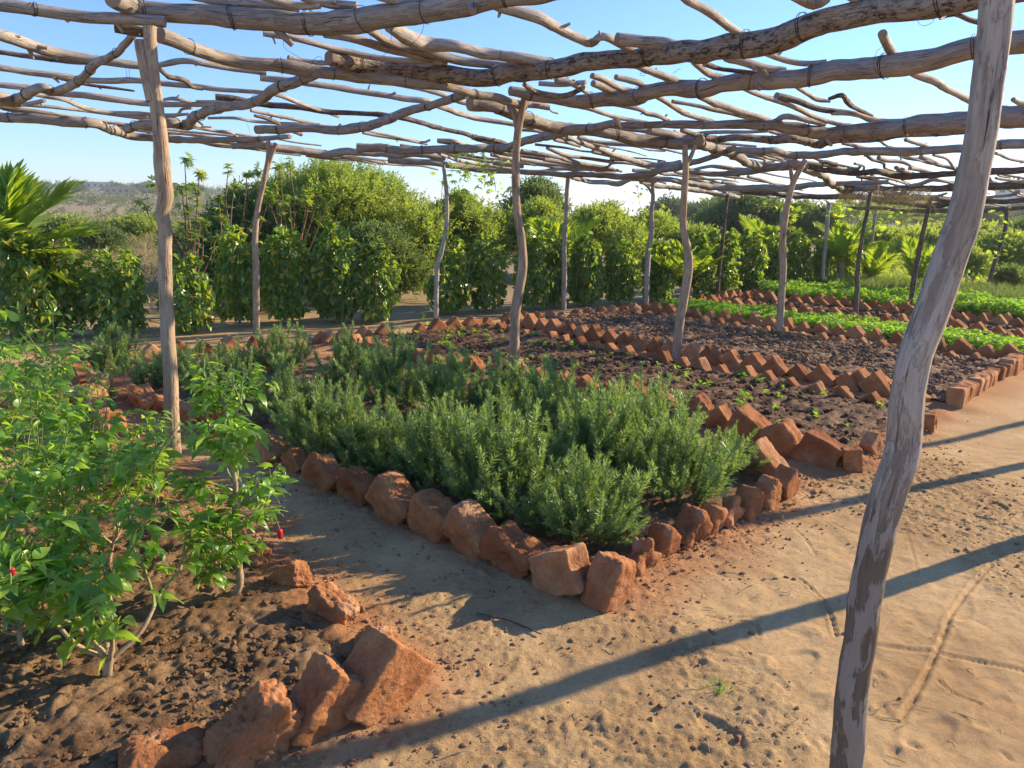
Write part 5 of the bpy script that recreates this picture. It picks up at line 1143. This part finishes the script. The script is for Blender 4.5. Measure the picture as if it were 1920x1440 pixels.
# palms
def frond_mesh(L, seed, droop=.5, nlf=34, lw=.035, lfl=.42):
    rs = np.random.RandomState(seed); b_ = Bag(); t_ = np.linspace(0, 1, 14); P = np.stack([np.zeros(14)+.05*np.sin(t_*3+seed), t_*L*(1-.12*droop*t_), -droop*L*t_**2.2*.6], -1)
    V, Fs, g, c_ = tube(P, np.linspace(.012, .004, 14)*max(1, L), 5, 0, 0, False); b_.add(V, Fs, tint=np.full(len(V), .85))
    for k in range(nlf):
        f = .14+.86*k/(nlf-1); i = min(12, int(f*13)); p = P[i]+(P[i+1]-P[i])*(f*13-i); ll = L*lfl*(math.sin(math.pi*min(1, f*.85+.1))**.6)*rs.uniform(.85, 1.1); 
        for s in (-1, 1):
            ang = (1.15-.75*f)+rs.normal(0, .05); d = np.array([s*math.sin(ang), math.cos(ang), .35-.15*f+rs.normal(0, .06)]); d /= np.linalg.norm(d); side = np.cross(d, [0, 0, 1]); side /= np.linalg.norm(side); w = lw*L*.5
            pts = []
            for q, ww in ((0, .35), (.35, 1), (.7, .7), (1, .03)):
                c0 = p+d*ll*q+np.array([0, 0, -ll*.38*q*q]); pts += [c0-side*w*ww, c0+np.array([0, 0, -w*.5*ww]), c0+side*w*ww]
            ix = []
            for q in range(3): ix += [(q*3, q*3+1, q*3+4, q*3+3), (q*3+1, q*3+2, q*3+5, q*3+4)]
            b_.add(np.array(pts), np.array(ix), tint=np.full(12, np.clip(rs.normal(.45, .22), 0, 1)))
    return b_.mesh('frond', M_PALM, False)
FRC = [frond_mesh(1, 30+s, .15+.15*s, 19, .075, .55) for s in range(3)]
FRD = [frond_mesh(1, s, .25+.2*s) for s in range(4)]
def palm(P, h, L, n, label, seed, name='palm', group=None, el=(.5, 1.35), trunk=.06, aim=None, mats=None):
    P = np.array(P, float); rs = np.random.RandomState(seed); t_ = thing(name, label, 'palm', P, 0, group)
    C = catmull([(0, 0, -.05), (.03, 0, h*.5), (0, .02, h)], .1); V, Fs, g, c_ = tube(C, np.linspace(trunk*1.3, trunk, len(C)), 9, .08, seed, True); b_ = Bag(); b_.add(V, Fs); obj('trunk', b_.mesh('trunk', M_WSTEM), t_)
    for k in range(n):
        a = k*2.4+rs.normal(0, .25) if aim is None else aim[k][0]; e = rs.uniform(*el) if aim is None else aim[k][1]; s = L*rs.uniform(.8, 1.1) if aim is None else aim[k][2]*.86
        obj('frond', (FRD[rs.randint(4)] if aim is None else FRC[k % 3]), t_, Matrix.Translation((0, 0, h)) @ Matrix.Rotation(a, 4, 'Z') @ Matrix.Rotation(e, 4, 'X') @ Matrix.Scale(s, 4))
    return t_
# big young coconut palm at the left edge; each frond: heading, rise, length
cp = G(8, 645)
palm([cp[0]-.1, cp[1]+.35, 0], .95, 1.2, 12, 'young coconut palm with long bright fronds at the left edge', 4, 'coconut_palm', trunk=.05,
     aim=[(-.9, 1.45, 1.1), (-1.45, .95, 1.3), (-1.5, .55, 1.15), (-1.75, .2, 1.0), (-.3, 1.5, 1.15), (.6, 1.4, 1.15), (1.2, 1.15, 1.2), (2.2, .8, 1.2), (3.1, 1.2, 1.1), (-2.6, .7, .9), (.1, 1.2, 1.15), (-1.55, -.1, .9)])
for (px, d, h, L, n, lab, sd) in [(1050, 13.2, .6, 1.0, 10, 'young palm fanning out above the hedge by the straight thin post', 1), (1262, 13.8, .3, 1.0, 8, 'young palm with one broad bright leaf left of the crooked post', 2), (1300, 14.3, .3, .9, 8, 'young palm right of the crooked post, half hidden in the hedge', 3),
        (1437, 17.5, .7, 1.0, 10, 'young yellow green palm fan left of the forked post', 4), (1588, 18.0, .6, .95, 9, 'large yellow green palm fan right of the pale thin post', 5), (1650, 18.5, .2, .9, 8, 'young palm standing beyond the end of the hedge', 6), (1738, 17, .3, 1.0, 7, 'young palm just left of the great post', 7), (690, 12.6, .3, .8, 7, 'young palm with yellow blades in front of the round bush', 8)]:
    q = at_dist(px, d); palm([q[0], q[1], gz(q[0], q[1])], h, L, n, lab, sd+40, 'young_palm', 'young palms along the hedge', el=(.75, 1.4))
for i, (px, d, top) in enumerate([(1345, 95, 388), (1400, 110, 390), (1560, 90, 392), (1690, 80, 398), (1720, 88, 400), (1655, 100, 400), (1610, 90, 396), (1760, 90, 404)]):
    q = at_dist(px, d); q[2] = gz(q[0], q[1]); palm(q, height_at(top, q)-q[2]-.6, 2.6, 14, 'tall distant palm in the hazy tree line', 90+i, 'distant_palm', 'distant palms in the tree line', el=(-.1, 1.2), trunk=.18)

# tall castor-like plants with clusters of lobed leaves on bare stems
def lobed(L, k=5):
    V = [(0, 0, 0)]; Fc = []
    for j in range(k):
        a = (j-(k-1)/2)*.62; l = 1-.10*abs(j-(k-1)/2); b0 = len(V)
        for r_, da in ((.4, -.28), (.95*l, 0), (.4, .28)): V.append((math.sin(a+da)*r_, .15+math.cos(a+da)*r_, -.25*r_*r_))
        Fc += [(0, b0, b0+1), (0, b0+1, b0+2)]
    return np.array(V)*L, np.array(Fc)
LV, LF = lobed(1)
def castor(P, tips, label, seed, ls=.13, ncl=9, mat=None, name='castor_plant', cat='tall plant', yellow=.15):
    """tips: picture points where a leaf cluster sits at the end of a bare stem"""
    rs = np.random.RandomState(seed); P = np.array(P, float); t_ = thing(name, label, cat, P, 0, None); D = P[1]; b_ = Bag(); pos = []; out = []; ti = []
    for (x, y) in tips:
        q = onY(x, y, D+rs.uniform(-.25, .25))-P; C = catmull([np.array([rs.normal(0, .05), rs.normal(0, .05), 0]), q*np.array([.25, .25, .35])+rs.normal(0, .05, 3), q*np.array([.7, .7, .7])+rs.normal(0, .04, 3), q], .08)
        V, Fs, g, c_ = tube(C, np.linspace(.017, .006, len(C)), 6, .1, seed, False); b_.add(V, Fs)
        m_ = ncl+rs.randint(4); pos.append(q+rs.normal(0, .035, (m_, 3))); out.append(rs.normal(0, 1, (m_, 3))*[1, 1, .5]+[0, 0, -.1]); ti.append(np.clip(rs.rand(m_)*.8+(.3 if rs.rand() < yellow else 0), 0, 1))
        for z in range(3):
            i = rs.randint(len(C)//2, len(C)); pos.append(C[i][None]); out.append(rs.normal(0, 1, (1, 3))); ti.append(np.array([rs.rand()]))
    obj('stem', b_.mesh('stem', M_REDSTEM), t_); pos = np.vstack(pos); out = np.vstack(out); ti = np.concatenate(ti); R = rotmats(out, rs, spin=.4)
    V, Fs = spread(LV, LF, pos, R, ls*rs.uniform(.6, 1.2, len(pos))); o = obj('foliage', Bag_mesh('foliage', V, Fs, mat or M_CASTOR, np.repeat(ti, len(LV))), t_); o['kind'] = 'stuff'; return t_
q = at_dist(352, 11.6)
castor(q, [(346, 297), (374, 326), (340, 352), (366, 355), (290, 345), (268, 380), (350, 385), (380, 418), (365, 440), (405, 445), (345, 425), (300, 410)], 'tall stems with bunches of star shaped leaves right of the left pergola post', 5)
q = at_dist(425, 12.6)
castor(q, [(428, 318), (463, 326), (485, 320), (440, 345), (410, 372), (505, 365), (415, 408)], 'thin bare stems with small leaf bunches against the sky left of the second post', 6)
q = at_dist(535, 12.4)
castor(q, [(524, 312), (543, 308), (515, 350), (541, 370), (530, 380), (583, 360), (575, 372), (622, 362), (600, 350), (505, 375)], 'stems with yellowing star shaped leaves right of the second post', 7, yellow=.7)
def vine(pts, label, seed, n=90, ls=.075, spreadr=.12, Yd=None, off=None):
    rs = np.random.RandomState(seed); Pp = [onroof(x, y, .02) if off else onY(x, y, Yd) for x, y in pts]; C = catmull(Pp, .05); base = Pp[0].copy(); t_ = thing('climbing_vine', label, 'vine', base)
    V, Fs, g, c_ = tube(C-base, .004, 5, .1, 0, False); b_ = Bag(); b_.add(V, Fs); obj('stem', b_.mesh('stem', M_WSTEM), t_)
    i = rs.randint(0, len(C), n); pos = C[i]-base+rs.normal(0, spreadr, (n, 3)); out = rs.normal(0, 1, (n, 3))*[1, 1, .5]+[0, 0, -.3]; R = rotmats(out, rs, spin=.4)
    V, Fs = spread(LV, LF, pos, R, ls*rs.uniform(.5, 1.2, n)); o = obj('foliage', Bag_mesh('foliage', V, Fs, M_VINE, np.repeat(rs.rand(n), len(LV))), t_); o['kind'] = 'stuff'
Y8 = G(817, 607)[1]
vine([(800, 640), (790, 600), (812, 560), (834, 515), (826, 480), (835, 430), (828, 370), (838, 300), (868, 275)], 'thin vine twisting up the wavy post behind the rosemary', 1, 46, .075, .05, Y8-.05)
vine([(838, 320), (880, 318), (905, 305), (925, 330), (930, 360)], 'bright vine leaves hanging from the roof right of the wavy post', 2, 95, .10, .13, Y8+.1)
vine([(832, 380), (822, 420), (800, 440), (805, 500)], 'broad vine leaves on the lower part of the wavy post', 8, 26, .10, .08, Y8)
vine([(1195, 350), (1200, 385), (1212, 410), (1225, 455), (1255, 400)], 'yellow green vine on the post behind the crooked one', 3, 80, .085, .12, G(1212, 577)[1])
vine([(1575, 365), (1580, 390), (1565, 410)], 'leafy vine hanging under the far thatch', 4, 60, .11, .13, 15.)
vine([(1480, 380), (1485, 400), (1478, 430)], 'vine leaves at the top of the forked post', 5, 40, .10, .12, 13.)
vine([(1635, 405), (1650, 402), (1668, 405), (1640, 430)], 'small vine leaves beside the thin right hand posts', 6, 50, .10, .12, 16.)
vine([(1860, 400), (1870, 440), (1850, 470), (1840, 500)], 'yellow leafed climber near the rightmost post', 7, 60, .09, .25, 14.5)

# ------------------------------------------------------------------ low herbs, seedlings, grasses
def herb_stuff(name, P, n, hgt, ls, mat, par, seed, z0=.06, margin=.12, label=None):
    rs = np.random.RandomState(seed); p = pts_in(P, n, rs, z0, margin); k = 7; pos = np.repeat(p, k, 0)+np.column_stack([rs.normal(0, ls*.7, (n*k, 2)), rs.uniform(.2, 1, n*k)*hgt*(1+.35*np.repeat(n2(p[:, 0], p[:, 1], 3.0, 2), k))])
    out = rs.normal(0, 1, (n*k, 3))*[1, 1, .35]+[0, 0, .35]; R = rotmats(out, rs, spin=.3); V, Fs = spread(LV, LF, pos, R, ls*rs.uniform(.6, 1.2, n*k)); o = obj(name, Bag_mesh(name, V, Fs, mat, np.repeat(rs.rand(n*k), len(LV)))); o['kind'] = 'stuff'
    tag(o, label, 'herbs'); return o
herb_stuff('herbs', BEDS['herb'], 3000, .12, .045, M_PARS, None, 1, label='low bright green herbs filling the narrow bed')
herb_stuff('herbs', BEDS['parsley'], 3000, .24, .06, M_PARS, None, 2, label='taller bright green herbs filling the broad right bed')
def blades(name, pts, n_each, L, mat, seed, wd=.006, label=None, cat=None, tilt=.35, radius=.04):
    rs = np.random.RandomState(seed); n = len(pts)*n_each; b0 = np.repeat(pts, n_each, 0)+np.column_stack([rs.normal(0, radius, (n, 2)), np.zeros(n)]); d = np.column_stack([rs.normal(0, tilt, (n, 2)), np.ones(n)]); d /= np.linalg.norm(d, axis=1)[:, None]
    l = (L*rs.uniform(.5, 1.15, n))[:, None]; s = np.column_stack([rs.normal(0, 1, (n, 2)), np.zeros(n)]); s /= np.linalg.norm(s, axis=1)[:, None]; s = s*wd; m1 = b0+d*l*.55; tp = b0+d*l+np.column_stack([d[:, :2]*l*.35, -.12*l])
    V = np.stack([b0-s, b0+s, m1+s*.8, m1-s*.8, tp], 1).reshape(-1, 3); o5 = (np.arange(n)*5)[:, None]
    o = obj(name, Bag_mesh(name, V, [o5+np.array([0, 1, 2, 3]), o5+np.array([3, 2, 4])], mat, np.repeat(rs.rand(n), 5))); 
    if label: tag(o, label, cat); o['kind'] = 'stuff'
    return o
rs = np.random.RandomState(8)
blades('feathery_plants', pts_in(BEDS['far'], 1500, rs, .04, .1), 12, .36, M_BUSHD, 3, .008, 'feathery grey green plants filling the farthest bed', 'herbs', .25)
PS = []
for k in range(4):
    n = 6; rs_ = np.random.RandomState(k); out = rs_.normal(0, 1, (n, 3))*[1, 1, .2]+[0, 0, .5]; pos = rs_.normal(0, .006, (n, 3))+[0, 0, .015]; V, Fs = spread(HV*[.8, 1, 1], HF, pos, rotmats(out, rs_, spin=.2), rs_.uniform(.02, .04, n)); PS.append(Bag_mesh('seedling', V, Fs, M_PARS, np.repeat(rs_.rand(n), len(HV))))
for i, p in enumerate(pts_in(BEDS['wet'], 95, rs, .06, .2)):
    o = obj('seedling', PS[i % 4]); o.location = p; o.rotation_euler = (0, 0, i*1.7); o.scale = (rs.uniform(.7, 1.7),)*3; tag(o, 'tiny green seedling sprouting from the wet dark soil bed', 'seedling', 'seedlings in the wet bed')
q = G(1352, 1298); t_ = blades('grass_tuft', np.array([[0, 0, 0.0]]), 45, .052, M_PARS, 5, .0018, None, None, .8, .018); t_.location = (q[0], q[1], .0); tag(t_, 'small bright green tuft of grass growing in the bare sand', 'grass tuft')
q = G(430, 1120)
# dry field, scrub and straw
def field(n, r0, r1, p0, p1, seed):
    rs = np.random.RandomState(seed); a = np.arctan2(rs.uniform(p0, p1, n)-960, F); r = r0*(r1/r0)**rs.rand(n); x = np.sin(a)*r; y = np.cos(a)*r; s = n2(x, y, .12, 3, seed) > rs.uniform(-.9, .3, n); x, y = x[s], y[s]; return np.column_stack([x, y, ground_z(x, y)])
blades('dry_grass', field(7000, 12.5, 60, -100, 520, 1), 10, .28, M_GRASS, 6, .012, 'dry pale grass over the field at the left', 'grass', .6, .15)
blades('scrub', field(2600, 34, 160, -150, 460, 2), 12, .55, M_SCRUB, 7, .035, 'olive scrub dotted over the dry field', 'scrub', .7, .3)
blades('wild_grass', field(2600, 20, 60, 1560, 2050, 4), 9, .4, M_BUSHY, 9, .02, 'green wild grass beyond the beds at the right', 'grass', .5, .2)
def litter(px, py, rx, ry, n, L, seed, label, name='dry_fronds', z=.25):
    rs = np.random.RandomState(seed); c = G(px, py); b_ = Bag()
    for k in range(n):
        p = c+np.array([rs.normal(0, rx), rs.normal(0, ry), abs(rs.normal(0, z*.4))]); a = rs.normal(.4, .7); l = L*rs.uniform(.5, 1.2); d = np.array([math.cos(a), math.sin(a), rs.normal(0, .15)])
        P = np.array([p, p+d*l*.5+[0, 0, .06*l], p+d*l]); P[:, 2] = np.maximum(P[:, 2], .01); s = np.cross(d, [0, 0, 1]); s = s/np.linalg.norm(s)*rs.uniform(.005, .014); V = np.stack([P-s, P+s*.9+[0, 0, .004]], 1).reshape(-1, 3)
        b_.add(V, np.array([(0, 1, 3, 2), (2, 3, 5, 4)]), tint=np.full(6, rs.rand()))
    o = obj(name, b_.mesh(name, M_STRAW, False)); tag(o, label, 'dead fronds', kind='stuff')
litter(415, 575, .55, .8, 900, .7, 1, 'heap of dry palm fronds on the ground between the shrubs left of the second post')
litter(400, 520, .9, .8, 700, .9, 2, 'tangle of dead branches behind the hedge right of the left pergola post', 'brushwood', .9)
litter(200, 470, 1.8, 2.4, 1200, .8, 3, 'low heap of dry brush behind the shrubs at the left', 'dry_brush', .3)
# dead twig and straws on the sand
def straw(px0, py0, px1, py1, r, label, name='straw', mat=None):
    a = G(px0, py0)+[0, 0, r+.004]; b_ = G(px1, py1)+[0, 0, r+.004]; m_ = (a+b_)/2+np.array([.01, .01, .004]); C = catmull([a, m_, b_], .02); V, Fs, g, c_ = tube(C, r, 5, .1, 0); bb_ = Bag(); bb_.add(V, Fs, grain=g, cap=c_*0); o = obj(name, bb_.mesh(name, mat or M_WSTEM)); tag(o, label, name.replace('_', ' '))
straw(893, 1152, 1015, 1192, .0028, 'thin grey dead twig lying on the path below the front bricks', 'twig', M_DARK)
straw(895, 1156, 985, 1180, .0016, 'finer twig beside the dead twig on the path', 'twig', M_DARK)
straw(1385, 1113, 1412, 1098, .0022, 'short pale straw on the sand right of the corner brick'); straw(1243, 1163, 1264, 1146, .0016, 'tiny straw on the sand below the corner brick')
straw(1405, 980, 1425, 945, .0015, 'bent straw by the right hand rosemary bricks'); straw(812, 1432, 888, 1410, .0018, 'long straw in front of the corner bricks of the pepper bed')
straw(478, 1336, 500, 1320, .0028, 'pale stick resting on the lumpy corner brick'); straw(1290, 1003, 1320, 985, .0012, 'thin straw at the foot of the rosemary bricks')
o = obj('dry_leaf', PEPL[2]); q = G(1465, 1385); o.location = (q[0], q[1], .012); o.scale = (.04,)*3; o.rotation_euler = (0, 0, .4); o.data = PEPL[2].copy(); o.data.materials[0] = M_STRAW; tag(o, 'small pale dry leaf on the sand left of the great post', 'leaf')

# ------------------------------------------------------------------ village on the hill, buildings on the right
def house(px, d, w, h, dep, label, seed, wm=None, rm=None, rot=0.0, nwin=4, rows=1, name='house'):
    P = at_dist(px, d); P[2] = gz(P[0], P[1])-.3; t_ = thing(name, label, 'house', P, math.atan2(-P[0], P[1])+rot)
    def box(x0, x1, y0, y1, z0, z1):
        V = np.array([(x, y, z) for x in (x0, x1) for y in (y0, y1) for z in (z0, z1)]); return V, np.array([(0, 1, 3, 2), (4, 6, 7, 5), (0, 4, 5, 1), (2, 3, 7, 6), (0, 2, 6, 4), (1, 5, 7, 3)])
    b_ = Bag(); b_.add(*box(-w/2, w/2, 0, dep, 0, h)); obj('wall', b_.mesh('wall', wm or M_HOUSE, False), t_); b_ = Bag(); b_.add(*box(-w/2-.3, w/2+.3, -.4, dep+.3, h+.003, h+.3)); obj('roof', b_.mesh('roof', rm or M_ROOFM, False), t_)
    for r_ in range(rows):
        for k in range(nwin):
            x = -w/2+w*(k+.5)/nwin; z = h*(r_+.45)/rows; b_ = Bag(); b_.add(*box(x-w/nwin*.2, x+w/nwin*.2, -.04, .05, z, z+h/rows*.32)); obj('window', b_.mesh('window', M_WIN, False), t_)
house(230, 330, 11, 2.9, 8, 'long grey flat roofed building at the foot of the hill', 1, M_ROOFM, nwin=5); house(190, 430, 11, 3.4, 8, 'white house among trees on the left hillside', 2); house(172, 480, 9, 3, 6, 'small pale house at the left of the hillside village', 3)
house(268, 455, 10, 3.0, 7, 'pale low house near the left pergola post', 4); house(205, 510, 12, 3.4, 7, 'highest house of the village on the left hill', 5)
house(1745, 250, 30, 7.5, 12, 'pale hazy flat roofed building beyond the palms on the right', 6, nwin=8, rows=2, name='building'); house(1912, 230, 12, 11, 10, 'pale hazy tower block at the right edge', 7, nwin=4, rows=3, name='building'); house(1845, 170, 24, 2.5, 8, 'long low pale wall building behind the right hand posts', 8, nwin=6, name='building')

# pebbles, straws and scraps lying about
rs = np.random.RandomState(71)
q = rs.uniform((-1.2, 1.7), (5.5, 7.5), (600, 2)); ins = np.zeros(len(q), bool)
for nm in ('rosemary', 'pepper', 'wet', 'clods'): ins |= poly_in(q[:, 0], q[:, 1], BEDS[nm])
q = q[~ins]; p = np.column_stack([q, ground_z(q[:, 0], q[:, 1])+.003]); o = scatter('pebbles', p, rs.gamma(1.8, .0018, len(p)).clip(.0012, .009), m_cr, None, 12); tag(o, 'small dark pebbles and crumbs strewn over the sand', 'pebbles')
b_ = Bag()
for k in range(420):
    c0 = G(rs.uniform(560, 1900), rs.uniform(880, 1440)) if k < 150 else (G(rs.normal(1440, 28), rs.normal(968, 12)) if k < 240 else G(rs.uniform(560, 1480), rs.uniform(880, 1150)))
    if poly_in(np.array([c0[0]]), np.array([c0[1]]), BEDS['rosemary'])[0]: continue
    a = rs.uniform(0, 3.14); l = rs.uniform(.015, .07); z0 = gz(c0[0], c0[1])+.005+(.02 if 150 <= k < 240 else 0); d = np.array([math.cos(a), math.sin(a), 0]); c0[2] = z0
    P = np.array([c0, c0+d*l*.5+[rs.normal(0, .004), rs.normal(0, .004), rs.uniform(0, .01)], c0+d*l]); V, Fs, g, c_ = tube(P, rs.uniform(.0006, .0014), 4, 0, 0, False); b_.add(V, Fs, tint=np.full(len(V), rs.rand()))
o = obj('straw_litter', b_.mesh('straw_litter', M_STRAW)); tag(o, 'scattered bits of dry straw on the sand and by the bricks', 'straw', kind='stuff')

# ------------------------------------------------------------------ thin air haze
if HAZE:
    x0, x1, y0, y1, z0, z1 = -1000., 1300., -100., 1700., -3., 24.
    V = np.array([(x, y, z) for x in (x0, x1) for y in (y0, y1) for z in (z0, z1)]); Fc = np.array([(0, 1, 3, 2), (4, 6, 7, 5), (0, 4, 5, 1), (2, 3, 7, 6), (0, 2, 6, 4), (1, 5, 7, 3)])
    m = bpy.data.materials.new('haze_air'); m.use_nodes = True; t = m.node_tree; t.nodes.clear(); out = t.nodes.new('ShaderNodeOutputMaterial'); pv = t.nodes.new('ShaderNodeVolumePrincipled')
    pv.inputs['Density'].default_value = HAZE; pv.inputs['Color'].default_value = (0.9, 0.94, 1.0, 1); pv.inputs['Anisotropy'].default_value = 0.35; t.links.new(pv.outputs[0], out.inputs['Volume'])
    tag(obj('haze', make_mesh('haze', V, Fc, m, False)), 'thin pale haze in the air over the far trees', 'haze', kind='stuff')
